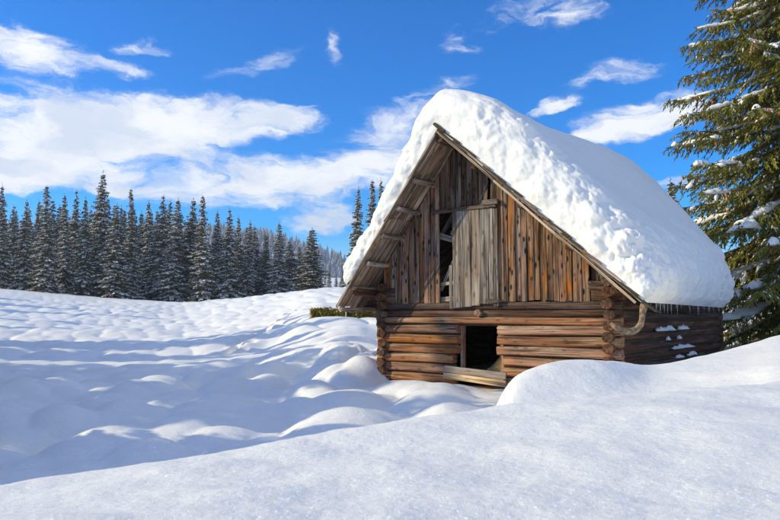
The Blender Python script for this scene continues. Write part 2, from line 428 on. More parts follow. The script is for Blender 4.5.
# ------------------------------------------------------------------ terrain
# columns of (depth, photo row) or (depth, 'z', height), measured along sight lines
def C(*a): return a
COLS = {
    -140: [(0.4, 'z', 1.15), (1.8, 526), (3.0, 503), (3.9, 'z', .25), (5.5, 'z', -.4), (8, 'z', -.4), (14, 'z', -.3), (26, 'z', -.2), (42, 342), (60, 314), (85, 293), (125, 284), (200, 284), (3000, 300)],
    0:   [(0.4, 'z', 1.15), (1.8, 522), (3.2, 486), (4.2, 'z', .2), (5.8, 'z', -.35), (8, 'z', -.35), (14, 'z', -.25), (26, 'z', -.2), (42, 345), (60, 318), (85, 297), (125, 288), (200, 288), (3000, 300)],
    100: [(0.4, 'z', 1.15), (1.8, 521), (3.3, 469), (4.4, 'z', .25), (6.2, 'z', -.3), (9, 'z', -.3), (14, 'z', -.22), (26, 'z', -.2), (42, 345), (60, 325), (85, 307), (100, 301), (130, 296), (200, 294), (3000, 300)],
    190: [(0.4, 'z', 1.15), (1.8, 521), (3.6, 453), (4.8, 'z', .3), (6.6, 'z', -.25), (9, 'z', -.25), (14, 'z', -.15), (26, 'z', -.15), (42, 346), (60, 329), (80, 311), (95, 304), (130, 303), (200, 298), (3000, 300)],
    270: [(0.4, 'z', 1.15), (1.8, 520), (3.8, 440), (5.0, 'z', .35), (7, 'z', -.2), (10, 'z', -.15), (14, 'z', -.05), (22, 365), (30, 349), (42, 334), (60, 314), (80, 297), (130, 299), (200, 297), (3000, 300)],
    310: [(0.4, 'z', 1.15), (1.8, 520), (3.9, 434), (5.2, 'z', .38), (7.2, 'z', -.15), (10.5, 'z', -.1), (14.5, 'z', .0), (18, 'z', .1), (22, 354), (27, 338), (33, 322.5), (36, 320.5), (50, 308), (76, 292), (130, 297), (200, 296), (3000, 300)],
    340: [(0.4, 'z', 1.15), (1.8, 520), (4.0, 429), (5.3, 'z', .4), (7.5, 'z', -.12), (11, 'z', -.05), (15, 'z', .02), (18, 'z', .15), (22, 351), (27, 334), (33, 322), (36, 320), (50, 306), (76, 289), (130, 295), (200, 296), (3000, 300)],
    400: [(0.4, 'z', 1.15), (1.8, 520), (4.2, 420), (5.6, 'z', .4), (8, 'z', -.08), (12, 'z', -.02), (16, 'z', .03), (18, 'z', .12), (22, 352), (27, 334), (34, 322), (50, 306), (76, 290), (130, 295), (200, 296), (3000, 300)],
    450: [(0.4, 'z', 1.15), (1.8, 520), (4.4, 414), (5.8, 'z', .42), (8.4, 'z', -.02), (12, 'z', .05), (15, 'z', .08), (19, 'z', .15), (26, 'z', .7), (40, 318), (76, 295), (200, 296), (3000, 300)],
    484: [(0.4, 'z', 1.15), (1.8, 520), (4.6, 409), (6.0, 'z', .45), (8.4, 'z', .05), (12, 'z', .08), (15, 'z', .10), (22, 'z', .12), (30, 'z', .8), (42, 318), (76, 298), (200, 297), (3000, 300)],
    495: [(0.4, 'z', 1.15), (1.8, 520), (4.65, 407), (5.6, 414), (6.9, 386), (8.6, 'z', .25), (10, 'z', .08), (12, 'z', .08), (22, 'z', .12), (30, 'z', .8), (42, 318), (76, 300), (200, 298), (3000, 300)],
    513: [(0.4, 'z', 1.15), (1.8, 520), (4.7, 405), (5.7, 420), (7.0, 359), (8.6, 'z', .45), (10, 'z', .1), (12, 'z', .08), (22, 'z', .12), (30, 'z', .8), (42, 318), (76, 300), (200, 298), (3000, 300)],
    555: [(0.4, 'z', 1.15), (1.8, 520), (4.8, 399), (5.9, 416), (7.2, 346), (8.8, 'z', .55), (10.5, 'z', .15), (12, 'z', .08), (22, 'z', .12), (30, 'z', .8), (42, 318), (76, 300), (200, 298), (3000, 300)],
    600: [(0.4, 'z', 1.15), (1.8, 520), (4.9, 394), (6.0, 410), (7.4, 348), (9.2, 'z', .60), (10.8, 'z', .2), (12, 'z', .1), (22, 'z', .12), (30, 'z', .8), (42, 318), (76, 300), (200, 298), (3000, 300)],
    645: [(0.4, 'z', 1.15), (1.8, 520), (5.0, 390), (6.2, 402), (7.8, 358), (9.5, 'z', .7), (11, 'z', .3), (13, 'z', .1), (22, 'z', .12), (30, 'z', .8), (42, 318), (76, 300), (200, 298), (3000, 300)],
    690: [(0.4, 'z', 1.15), (1.8, 520), (5.0, 388), (6.0, 393), (7.2, 370), (8.8, 350), (10.2, 'z', .8), (12, 'z', .35), (14, 'z', .15), (22, 'z', .15), (30, 'z', .8), (42, 320), (76, 304), (200, 299), (3000, 300)],
    740: [(0.4, 'z', 1.15), (1.8, 520), (4.8, 389), (5.8, 391), (7.2, 363), (9.4, 342), (11, 'z', .85), (13, 'z', .6), (16, 'z', .45), (22, 'z', .55), (28, 330), (42, 320), (76, 306), (200, 300), (3000, 300)],
    780: [(0.4, 'z', 1.15), (1.8, 520), (4.6, 392), (5.6, 384), (7.0, 356), (10, 333), (12, 'z', 1.1), (15, 'z', .9), (19, 'z', .8), (24, 'z', .9), (30, 327), (42, 319), (76, 306), (200, 300), (3000, 300)],
    920: [(0.4, 'z', 1.15), (1.8, 520), (4.4, 392), (5.6, 380), (7.2, 346), (11, 315), (13, 'z', 1.5), (16, 'z', 1.3), (20, 'z', 1.1), (26, 'z', 1.1), (42, 318), (76, 306), (200, 300), (3000, 300)],
}
NL = 700
LG = np.linspace(math.log(0.3), math.log(4000), NL)
cx = sorted(COLS)
tab = []
for x in cx:
    ys = []; zs = []
    for c in COLS[x]:
        ys.append(math.log(c[0])); zs.append(c[2] if c[1] == 'z' else zat(x, c[1], c[0]))
    tab.append(np.interp(LG, ys, zs))
tab = np.array(tab)
# softened along depth, then spread over finely spaced columns and softened sideways
ker = np.exp(-0.5 * (np.arange(-12, 13) / 4.2) ** 2); ker /= ker.sum()
tab = np.array([np.convolve(np.pad(r, 12, mode='edge'), ker, mode='valid') for r in tab])
FX = np.arange(cx[0], cx[-1] + 1, 4.0)
fine = np.empty((len(FX), NL))
for j in range(NL): fine[:, j] = np.interp(FX, cx, tab[:, j])
ks = np.exp(-0.5 * (np.arange(-8, 9) / 2.6) ** 2); ks /= ks.sum()
fp = np.pad(fine, ((8, 8), (0, 0)), mode='edge')
fine = sum(ks[i] * fp[i:i + len(FX)] for i in range(17))

def ground_base(X, Y):
    X = np.asarray(X, float); Y = np.asarray(Y, float)
    r = np.hypot(X, Y) + 1e-6
    th = np.arctan2(X, Y)
    lim = R(37)
    ye = np.maximum(r * np.cos(np.clip(np.abs(th), 0, lim)), 0.31)
    px = 390 + FPX * np.tan(np.clip(th, -lim, lim))
    fi = np.clip((px - FX[0]) / 4.0, 0, len(FX) - 1.001)
    fj = np.clip((np.log(ye) - LG[0]) / (LG[1] - LG[0]), 0, NL - 1.001)
    i = fi.astype(int); j = fj.astype(int); a = fi - i; b = fj - j
    z = (fine[i, j] * (1 - a) + fine[i + 1, j] * a) * (1 - b) + (fine[i, j + 1] * (1 - a) + fine[i + 1, j + 1] * a) * b
    back = sstep(np.abs(th), R(70), R(150)) * sstep(r, 400, 8)
    return z * (1 - back) + 1.0 * back

BARN_O = Vector((4.0912, 13.0, 0.0)); BARN_A = R(-35.55)
def ground_z(X, Y):
    X = np.asarray(X, float); Y = np.asarray(Y, float)
    z = ground_base(X, Y)
    r = np.hypot(X, Y)
    near = sstep(r, 9.0, 5.0)
    px = 390 + FPX * X / np.maximum(Y, 0.5)
    left = sstep(px, 520, 440)
    # hummocks of the hollow
    wx = X + 0.5 * fbm(X * .5, Y * .5, 3, 2); wy = Y + 0.5 * fbm(X * .5, Y * .5, 9, 2)
    dome = 1 - np.clip(worley(wx / 2.1, wy / 1.9, 5) * 1.5, 0, 1)
    dome2 = 1 - np.clip(worley(wx / 1.15 + 4, wy / 1.05, 11) * 1.5, 0, 1)
    mid = sstep(r, 6.0, 8.0) * sstep(r, 30, 17) * left
    z = z + mid * ((0.75 + .7 * np.clip(.5 + 1.4 * fbm(X * .16 + 3, Y * .16, 23, 2), 0, 1)) * (0.48 * (dome - 0.5) + 0.30 * (dome2 - 0.5)) + 0.22 * fbm(X * .22, Y * .22, 21, 2))
    # pillows in front of the hedge
    pil = sstep(r, 17, 20) * sstep(r, 36, 29) * sstep(px, 300, 350) * sstep(px, 470, 430)
    z = z + pil * (0.50 * (1 - np.clip(worley(wx / 3.0 + 2.2, wy / 3.4 + .4, 31) * 1.4, 0, 1)) - 0.33)
    # small wind scallops on the open field
    fld = sstep(r, 22, 34) * sstep(r, 130, 80)
    sc = worley(X / 1.3 + 0.25 * Y + .4 * fbm(X * .4, Y * .3, 43, 2), Y / 2.6, 41)
    z = z + fld * (0.36 * np.sqrt(np.clip(1 - sc * 1.25, 0, 1)) + 0.30 * fbm(X * .12, Y * .12, 51, 3) + 0.10 * fbm(X * .9, Y * .5, 53, 2))
    # soft swell and fine unevenness everywhere
    z = z + 0.05 * fbm(X * .8, Y * .8, 61, 3) * sstep(r, 2, 6) + 0.012 * fbm(X * 2.6, Y * 2.6, 71, 3) + 0.004 * fbm(X * 11, Y * 11, 77, 3) * sstep(r, 14, 4)
    z = z + near * 0.04 * fbm(X * 1.3, Y * 1.3, 81, 3)
    # broken snow beside the left wall of the barn
    lx, ly = X - BARN_O.x, Y - BARN_O.y
    bx = lx * math.cos(BARN_A) + ly * math.sin(BARN_A); by = -lx * math.sin(BARN_A) + ly * math.cos(BARN_A)
    rough = sstep(bx, -8.2, -7.2) * sstep(bx, -5.1, -5.6) * sstep(by, -.3, .6) * sstep(by, 6, 4)
    z = z + rough * 0.16 * np.abs(fbm(X * 2.2, Y * 2.2, 91, 4))
    # footprints climbing from the shade to the hedge
    for k in range(34):
        s = k / 33.0
        fxp = 232 + 66 * s + 6 * math.sin(k * 1.7); fY = 27.5 + 18.5 * s ** 1.1
        fX = (fxp - 390) / FPX * fY + (0.16 if k % 2 else -0.16)
        d2 = ((X - fX) / 0.25) ** 2 + ((Y - fY) / 0.40) ** 2
        z = z - 0.55 * np.exp(-d2 * d2) + .10 * np.exp(-.5 * ((X - fX - .42) / .25) ** 2 - .5 * ((Y - fY) / .3) ** 2)
    # keep the snow below the floor of the barn
    ins = sstep(bx, -5.35, -5.05) * sstep(bx, .35, .05) * sstep(by, -.15, .15) * sstep(by, 9.2, 8.9)
    z = z * (1 - ins) + np.minimum(z, -0.15) * ins
    return z

th = np.concatenate([np.arange(-180, -32, 2.0), np.arange(-32, 32.001, 0.105), np.arange(34, 181, 2.0)])
th[-1] = 180.0
rr = [0.35]
while rr[-1] < 3200:
    q = rr[-1]
    rr.append(q * (1.03 if q < 1.2 else 1.0115 if q < 5.5 else 1.0072 if q < 95 else 1.06))
rr = np.array(rr)
TH, RR = np.meshgrid(np.radians(th), rr)
GX = RR * np.sin(TH); GY = RR * np.cos(TH)
GZ = ground_z(GX, GY)
nr, nt = TH.shape
V = np.stack([GX, GY, GZ], -1).reshape(-1, 3)
I = np.arange(nr * nt).reshape(nr, nt)
F = np.stack([I[:-1, :-1], I[:-1, 1:], I[1:, 1:], I[1:, :-1]], -1).reshape(-1, 4)[:, ::-1]
gnd = link('snow_ground', mesh_np('snow_ground', V, F, M_SNOW, True))
tag(gnd, 'deep untouched snow over the meadow with a soft bank in front', kind='structure')

# ------------------------------------------------------------------ far wooded hill
hp = [(-700, 240), (-300, 232), (0, 228), (120, 230), (200, 234), (262, 239), (300, 249), (345, 262), (400, 274), (520, 285), (700, 292), (1100, 296), (1500, 297)]
hx = np.linspace(-700, 1500, 240)
hy = np.interp(hx, [a for a, b in hp], [b for a, b in hp]) + 3.0 * fbm(hx / 40.0, hx * 0, 4, 3)
hr = np.linspace(0, 1, 26)
HV = np.zeros((26, 240, 3))
for i, s in enumerate(hr):
    D = 620 + 520 * s
    top = np.array([zat(x, y, 1140) for x, y in zip(hx, hy)])
    low = np.array([zat(x, 299, 620) for x in hx]) - 4
    X = (hx - 390) / FPX * D
    Z = low + (top - low) * (s ** 1.25) + (12 * fbm(X / 90, X * 0 + D / 90, 8, 3)) * math.sin(math.pi * s)
    HV[i] = np.stack([X, np.full(240, D), Z], -1)
back = HV[-1].copy(); back[:, 1] += 500; back[:, 2] -= 120
HV = np.concatenate([HV, back[None]], 0)
I = np.arange(27 * 240).reshape(27, 240)
F = np.stack([I[:-1, :-1], I[:-1, 1:], I[1:, 1:], I[1:, :-1]], -1).reshape(-1, 4)
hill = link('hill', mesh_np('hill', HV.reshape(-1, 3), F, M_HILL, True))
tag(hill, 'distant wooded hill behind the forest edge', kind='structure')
rng = np.random.default_rng(5)
VV = []; FF = []
for k in range(5200):
    a = rng.random(); b = rng.random() ** 0.8
    fi = (0.20 + 0.42 * a) * 239; fj = b * 25
    i = int(fi); j = int(fj)
    p0 = HV[j, i] + (HV[j, i + 1] - HV[j, i]) * (fi - i) + (HV[j + 1, i] - HV[j, i]) * (fj - j) * (1 if j < 25 else 0)
    h = rng.uniform(13, 24); w = h * rng.uniform(.13, .19)
    n = len(VV)
    for lv, (zz, ww) in enumerate(((0.05, 1.0), (0.38, .72), (0.36, .92), (0.72, .42), (0.68, .58))):
        for q in range(5):
            an = q * 2 * math.pi / 5 + lv * .6 + k
            VV.append((p0[0] + w * ww * math.cos(an), p0[1] + w * ww * math.sin(an), p0[2] + h * zz))
    VV.append((p0[0], p0[1], p0[2] + h))
    for q in range(5):
        r_ = (q + 1) % 5
        FF += [(n + q, n + r_, n + 5 + r_), (n + q, n + 5 + r_, n + 5 + q), (n + 10 + q, n + 10 + r_, n + 15 + r_), (n + 10 + q, n + 15 + r_, n + 15 + q), (n + 20 + q, n + 20 + r_, n + 25)]
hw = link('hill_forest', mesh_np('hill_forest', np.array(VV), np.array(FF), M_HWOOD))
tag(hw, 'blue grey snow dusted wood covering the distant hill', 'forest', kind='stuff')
# ------------------------------------------------------------------ timber pieces (grain along local X)
def plank_mesh(L, w, t, mat, rnd, seg=4, slant0=0.0, slant1=0.0, wob=0.004, chip=0.0):
    V = []; F = []
    ph = rnd.uniform(0, 9)
    for i in range(seg + 1):
        s = i / seg
        dy = wob * math.sin(ph + s * 5.1) ; dz = wob * 1.3 * math.sin(ph * 2 + s * 4.0)
        w0 = w * .5 * (1 + .05 * math.sin(ph * 3 + s * 7)); w1 = w * .5 * (1 + .05 * math.sin(ph * 5 + s * 6))
        e = min(.012, t * .3, w * .1)
        ring = [(-w0 + e, -t / 2), (w1 - e, -t / 2), (w1, -t / 2 + e), (w1, t / 2 - e), (w1 - e, t / 2), (-w0 + e, t / 2), (-w0, t / 2 - e), (-w0, -t / 2 + e)]
        for y, z in ring:
            x = L * s
            if i == 0: x += slant0 * y + rnd.uniform(-chip, chip)
            if i == seg: x += slant1 * y + rnd.uniform(-chip, chip)
            if 0 < i < seg: x += (slant0 * (1 - s) + slant1 * s) * y
            V.append((x, y + dy, z + dz))
    for i in range(seg):
        a = i * 8; b = a + 8
        for k in range(8):
            k2 = (k + 1) % 8
            F.append((a + k, b + k, b + k2, a + k2))
    F.append(tuple(range(7, -1, -1))[::-1]); F.append(tuple(range(seg * 8 + 7, seg * 8 - 1, -1)))
    return mesh_py('plank', V, F, mat)

def log_mesh(L, ry, rz, mat, rnd, seg=9, sq=3.6, n=18, taper=0.0):
    V = []; F = []
    p = [rnd.uniform(0, 6.3) for _ in range(8)]
    for i in range(seg + 1):
        s = i / seg
        k = 1 - taper * s
        bow_y = .010 * math.sin(p[0] + s * 4) ; bow_z = .009 * math.sin(p[1] + s * 5)
        for j in range(n):
            a = 2 * math.pi * j / n
            c, d = math.cos(a), math.sin(a)
            y = math.copysign(abs(c) ** (2 / sq), c) * ry; z = math.copysign(abs(d) ** (2 / sq), d) * rz
            q = 1 + .035 * math.sin(3 * a + p[2] + s * 2) + .025 * math.sin(5 * a + p[3] - s * 3) + .02 * math.sin(s * 11 + p[4] + a)
            V.append((L * s + (rnd.uniform(-.012, .012) if i in (0, seg) else 0), y * q * k + bow_y, z * q * k + bow_z))
    for i in range(seg):
        for j in range(n):
            j2 = (j + 1) % n
            F.append((i * n + j, (i + 1) * n + j, (i + 1) * n + j2, i * n + j2))
    # end grain: slightly domed caps
    c0 = len(V); V.append((-.004, 0, 0)); c1 = len(V); V.append((L + .004, 0, 0))
    for j in range(n):
        j2 = (j + 1) % n
        F.append((c0, j, j2)); F.append((c1, seg * n + j2, seg * n + j))
    me = mesh_py('log', V, F, mat)
    sm = [True] * (seg * n) + [False] * (2 * n)
    me.polygons.foreach_set('use_smooth', sm)
    return me

rnd = random.Random(11)
barn = bpy.data.objects.new('barn', None); COL.objects.link(barn)
barn.location = BARN_O; barn.rotation_euler = (0, 0, BARN_A)
barn.empty_display_size = .3
tag(barn, 'weathered log hay barn with board gable under a thick snow roof', 'barn')

XR, ZR = -3.19, 5.35               # ridge (underside of the roof boards)
XE, ZE = 0.72, 1.80                # right eave
XL, ZL = -5.84, 1.73               # left eave
Y0, Y1 = -0.90, 8.55               # front and back edge of the roof
SR = (ZR - ZE) / (XE - XR); SLF = (ZR - ZL) / (XR - XL)
LEN = 8.5; WX = -5.16
def roof_z(x): return ZR - (x - XR) * SR if x >= XR else ZR - (XR - x) * SLF

def log_x(x0, x1, y, z, ry, rz, mat, name='log', **k):
    return link(name, log_mesh(x1 - x0, ry, rz, mat, rnd, **k), barn, frame((x0, y, z), (1, 0, 0), (0, 0, 1)))
def log_y(x0, x1, y0, y1, z, ry, rz, mat, name='log', **k):
    d = Vector((x1 - x0, y1 - y0, 0))
    return link(name, log_mesh(d.length, ry, rz, mat, rnd, **k), barn, frame((x0, y0, z), d, (0, 0, 1)))

# front wall: rows of logs, split by the doorway
rows = [-0.10, .115, .325, .535, .745, .955, 1.165, 1.375]   # bottoms of the rows, then the lintel row
DX0, DX1 = -3.235, -2.295
for i in range(7):
    z0, z1 = rows[i], rows[i + 1]
    zc = (z0 + z1) / 2; rz = (z1 - z0) / 2 - .012
    lj = DX0 + (-.04 if i in (2, 3) else rnd.uniform(-.015, .015)) - (.07 if i < 4 else 0)
    rj = DX1 + (.13 if i < 4 else rnd.uniform(-.01, .01))
    if i == 0:
        log_x(WX - .16, .20, 0.0, zc, .10, rz, M_LOG)
        continue
    log_x(WX - .16, lj, rnd.uniform(-.012, .012), zc, .105, rz, M_LOG)
    log_x(rj, .20, rnd.uniform(-.012, .012), zc, .105, rz, M_LOG)
log_x(WX - .17, .21, -.01, 1.452, .11, .072, M_LOG)            # lintel
log_x(WX - .15, .20, .03, 1.60, .09, .072, M_LOGD)
log_x(WX - .17, .22, .02, 1.755, .10, .075, M_LOGD, name='wall_plate')
# mossy strips added in the joints to block light slits and keep gaps dark
for z in rows[1:] + [1.525, 1.678]:
    for xa, xb in ((WX, DX0 - .12), (DX1 + .14, .05)) if z < 1.37 else ((WX, .05),):
        link('added_chinking', plank_mesh(xb - xa, .09, .05, M_MOSS, rnd, seg=3), barn, frame((xa, .035, z), (1, 0, 0), (0, 0, 1)))
# jambs of the doorway
for x in (DX0 + .035, DX1 + .02):
    link('door_jamb', plank_mesh(1.02, .09, .07, M_LOG, rnd), barn, frame((x, .115, .36), (0, 0, 1), (0, -1, 0)))
# corner cribbing above the plate
log_x(-.34, .30, .01, 1.93, .09, .095, M_LOGD); log_x(-.40, .16, .02, 2.12, .085, .09, M_LOGD)
log_x(WX - .20, WX + .34, .01, 1.92, .09, .09, M_LOGD); log_x(WX - .12, WX + .40, .02, 2.10, .085, .085, M_LOGD)

# side walls (ends show at the corners), offset half a row
for i in range(12):
    zc = -.10 + i * .209; rz = .094
    if zc > 2.30: break
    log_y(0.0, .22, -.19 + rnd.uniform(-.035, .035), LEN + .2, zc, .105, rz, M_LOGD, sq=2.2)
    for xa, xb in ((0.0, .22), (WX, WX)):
        link('added_chinking', plank_mesh(LEN, .09, .05, M_MOSS, rnd, seg=3), barn, frame((xa, .0, zc + .1045), (xb - xa, LEN, 0), (0, 0, 1)))  # same added strips stop light leaking through the side walls
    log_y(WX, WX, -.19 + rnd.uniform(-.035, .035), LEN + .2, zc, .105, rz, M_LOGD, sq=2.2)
# back wall with open chinks at two joints
zc = 0.0
for i in range(10):
    zz = .0 + i * .212
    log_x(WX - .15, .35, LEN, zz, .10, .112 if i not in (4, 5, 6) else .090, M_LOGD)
for i, z in enumerate((.954, 1.166)):
    x = WX + .1
    while x < .1:
        g = rnd.uniform(.2, .5)
        link('added_chinking', plank_mesh(g, .08, .06, M_MOSS, rnd, seg=2), barn, frame((x, LEN, z - .0), (1, 0, 0), (0, 0, 1)))
        x += g + rnd.uniform(.03, .12)
# back gable boards
x = WX
while x < -.02:
    w = rnd.uniform(.2, .3); x2 = min(x + w, 0.0); xm = (x + x2) / 2
    top = roof_z(xm) - .03
    s = -SR if xm > XR else SLF
    link('back_board', plank_mesh(max(top - 1.85, .1), x2 - x - .006, .03, M_BDARK, rnd, slant1=-s * 1.0), barn, frame((xm, LEN + .02, 1.85), (0, 0, 1), (0, 1, 0)))
    x = x2
# floor and hay
fl = link('earth_floor', mesh_py('earth_floor', [(WX + .02, .05, .18), (.0, .05, .18), (.2, LEN - .02, .18), (WX + .02, LEN - .02, .18)], [(0, 1, 2, 3)], M_EARTH), barn)
for k in range(5):
    yy = .3 + k * 2.0
    log_x(WX + .08, -.06, yy, 1.72, .09, .09, M_LOGD, name='joist')

# gable boards on the front: px edges turned into wall coordinates
edges_l = [-5.17, -4.96, -4.807, -4.65, -4.482, -4.34, -4.216, -4.06, -3.905, -3.79, -3.676]
edges_r = [-2.30, -2.16, -2.045, -1.90, -1.76, -1.63, -1.503, -1.36, -1.231, -1.09, -.965, -.83, -.705, -.60, -.508, -.37]
edges_t = [-3.676, -3.53, -3.40, -3.27, -3.13, -3.0, -2.86, -2.73, -2.59, -2.44, -2.30]
def gboard(x0, x1, zb, mat, y=-.045, ztop=None, t=.03):
    xm = (x0 + x1) / 2; w = x1 - x0
    top = roof_z(xm) - .035 if ztop is None else ztop
    s = 0
    if ztop is None:
        s = SR if xm > XR else -SLF          # local y of the board runs along -x here
        if abs(xm - XR) < w * .5: s = 0
    if top - zb < .06: return
    zb2 = zb + rnd.uniform(-.025, .02)
    return link('gable_board', plank_mesh(top - zb2, w - rnd.uniform(.004, .014), t, mat, rnd, seg=5, slant1=s, wob=.005, chip=.006), barn,
         frame((xm, y + rnd.uniform(-.012, .012), zb2), (0, 0, 1), (0, -1, 0)))
for a, b in zip(edges_l[:-1], edges_l[1:]): gboard(a, b, 1.825, M_BOARD)
for a, b in zip(edges_r[:-1], edges_r[1:]): gboard(a, b, 1.845, M_BOARD)
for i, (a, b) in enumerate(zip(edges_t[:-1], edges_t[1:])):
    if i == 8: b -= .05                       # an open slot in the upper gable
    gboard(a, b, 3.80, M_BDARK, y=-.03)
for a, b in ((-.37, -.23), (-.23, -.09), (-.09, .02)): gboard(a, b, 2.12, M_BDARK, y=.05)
for a, b in ((WX - .02, WX + .12),): gboard(a, b, 1.95, M_BDARK, y=.05)
# narrow cover strips over some joints
for x in (-4.807, -4.216, -2.16, -1.90, -1.503, -1.231, -.83):
    top = roof_z(x) - .10
    link('cover_strip', plank_mesh(top - 1.87, .045, .022, M_BOARD, rnd), barn, frame((x, -.075, 1.86), (0, 0, 1), (0, -1, 0)))
# header beam, latch blocks
link('header_beam', plank_mesh(1.50, .075, .10, M_BDARK, rnd), barn, frame((-3.78, -.09, 3.80), (1, 0, .012), (0, -1, 0)))
link('header_block', plank_mesh(.34, .10, .10, M_GREY, rnd, seg=2), barn, frame((-2.56, -.13, 3.885), (1, 0, 0.02), (0, -1, 0)))
link('sill_block', plank_mesh(.26, .075, .09, M_GREY, rnd, seg=2), barn, frame((-2.46, -.13, 1.86), (1, 0, 0), (0, -1, 0)))
je = log_y(-2.70, -2.70, -.16, .6, 1.62, .075, .075, M_LOG, name='joist_end', sq=2.0)
# hay door: grey boards, ajar to the right, leaving a dark gap
door = bpy.data.objects.new('hay_door', None); COL.objects.link(door); door.parent = barn
door.location = (-3.40, -.10, 1.70); door.empty_display_size = .2
door['label'] = 'grey plank hay door standing beside a dark gap'
dx = [0, .10, .155, .33, .34, .53, .545, .74, .75, .945, .955, 1.06]
for x0, x1, zb in ((0, .07, .0), (.08, .155, .02), (.162, .325, .03), (.33, .53, .04), (.535, .735, 0.07), (.742, .94, .10), (.946, 1.05, .10)):
    link('board', plank_mesh((3.77 - 1.70 - zb) if x0 > 0 else .92, x1 - x0, .028, M_GREY, rnd, seg=5, chip=.012), door, frame(((x0 + x1) / 2, rnd.uniform(-.008, .008), zb), (0, 0, 1), (0, -1, 0)))
for z in (.35, 1.62):
    link('batten', plank_mesh(1.0, .10, .03, M_GREY, rnd), door, frame((.03, .035, z), (1, 0, 0), (0, -1, 0)))
for x in (1.085, 1.135):
    link('door_post', plank_mesh(2.0, .04, .05, M_GREY, rnd), door, frame((x, -.005, .05), (0, 0, 1), (0, -1, 0)))
# braces seen in the gap
def brace(a, b, w, t, mat=None, y=.10):
    A_ = Vector((a[0], y, a[1])); B_ = Vector((b[0], y + .02, b[1]))
    link('brace', plank_mesh((B_ - A_).length, w, t, mat or M_PALE, rnd, seg=3), barn, frame(A_, B_ - A_, (0, -1, 0)))
brace((-3.80, 3.18), (-3.30, 3.92), .10, .04, M_BDARK)
brace((-3.72, 3.30), (-3.20, 3.12), .13, .03, M_GREY, .04)
brace((-3.72, 2.10), (-3.30, 2.95), .07, .04, M_PALE, .08)
brace((-3.70, 2.24), (-3.20, 2.27), .08, .03, M_PALE, .05)
brace((-3.70, 1.90), (-3.20, 1.93), .11, .03, M_PALE, .04)
# threshold planks
link('threshold_plank', plank_mesh(1.42, .14, .05, M_PALE, rnd), barn, frame((-3.46, -.22, .445), (1, 0, -.06), (0, -1, .12)))
link('threshold_plank', plank_mesh(1.44, .13, .05, M_FRESH, rnd), barn, frame((-3.48, -.24, .305), (1, 0, -.066), (0, -1, .12)))

# purlins and rafters carrying the roof
def purlin(x, name='purlin', r=.062, dz=-.10):
    z = roof_z(x) + dz
    log_y(x, x, Y0 + .05 + rnd.uniform(0, .05), .5, z, r, r * .9, M_LOGD if x > XR else M_ROOFB, name=name, sq=2.4, n=10)
for z in (4.50, 3.93, 3.38, 2.80, 2.27, 1.80):
    purlin(XR - (ZR - z) / SLF)
for z in (4.62, 3.75, 2.9, 2.15):
    purlin(XR + (ZR - z) / SR)
log_y(XR, XR, Y0 + .04, Y1 - .05, ZR - .16, .08, .08, M_LOGD, name='ridge_beam')
log_y(WX - .25, WX - .25, Y0 + .12, .9, 2.07 - .0, .08, .08, M_LOGD, name='wall_plate', sq=2.3)
log_y(.26, .26, Y0 + .30, .9, 2.03, .075, .075, M_LOGD, name='wall_plate', sq=2.3)

# roof: courses of long boards stepping down the slope; the ones on the open overhang singly
def slope_course(side, d0, d1, lift, y0, y1, bw, name, mat):
    """boards from slope distance d0 to d1 measured from the ridge"""
    hx_, hz_ = (XE - XR, ZE - ZR) if side > 0 else (XL - XR, ZL - ZR)
    Ln = math.hypot(hx_, hz_); dx_, dz_ = hx_ / Ln, hz_ / Ln
    nx, nz = (-dz_, dx_) if side > 0 else (dz_, -dx_)
    y = y0
    while y < y1 - .03:
        w = min(bw * rnd.uniform(.8, 1.2), y1 - y)
        a = d0 + rnd.uniform(-.03, .03); b = d1 + rnd.uniform(-.05, .05)
        o = (XR + dx_ * a + nx * lift, y + w / 2, ZR + dz_ * a + nz * lift)
        tip = (XR + dx_ * b + nx * (lift + .03), y + w / 2, ZR + dz_ * b + nz * (lift + .03))
        D_ = Vector(tip) - Vector(o)
        link(name, plank_mesh(D_.length, w - .006, .024, mat, rnd, seg=4, wob=.004, chip=.01), barn, frame(o, D_, (nx, 0, nz)))
        y += w
LR = math.hypot(XE - XR, ZE - ZR); LLF = math.hypot(XL - XR, ZL - ZR)
for side, Ln, nC in ((1, LR, 5), (-1, LLF, 4)):
    for c in range(nC):
        a = Ln * c / nC - .12; b = Ln * (c + 1) / nC + .02
        slope_course(side, max(a, -.02), b, .015 + .002 * c, Y0, .12, .17, 'roof_board', M_ROOFB)
# light verge strip and stepped cover shingles along the front edges
def along(side, d, lift):
    hx_, hz_ = (XE - XR, ZE - ZR) if side > 0 else (XL - XR, ZL - ZR)
    Ln = math.hypot(hx_, hz_); dx_, dz_ = hx_ / Ln, hz_ / Ln
    nx, nz = (-dz_, dx_) if side > 0 else (dz_, -dx_)
    return Vector((XR + dx_ * d + nx * lift, 0, ZR + dz_ * d + nz * lift)), Vector((dx_, 0, dz_)), Vector((nx, 0, nz))
for d0, d1, l in ((.02, 1.95, -.012), (1.75, 3.55, -.022), (3.40, LR + .02, -.016)):
    o, d, n_ = along(1, d0, l); o.y = Y0 - .018
    link('verge_strip', plank_mesh(d1 - d0, .045, .03, M_PALE, rnd, seg=5), barn, frame(o, d, (0, -1, 0)))
for d0, d1 in ((.1, 1.7), (1.6, 3.3), (3.2, LLF)):
    o, d, n_ = along(-1, d0, .0); o.y = Y0 - .015
    link('verge_strip', plank_mesh(d1 - d0, .04, .028, M_ROOFB, rnd, seg=5), barn, frame(o, d, (0, -1, 0)))
d0 = .0
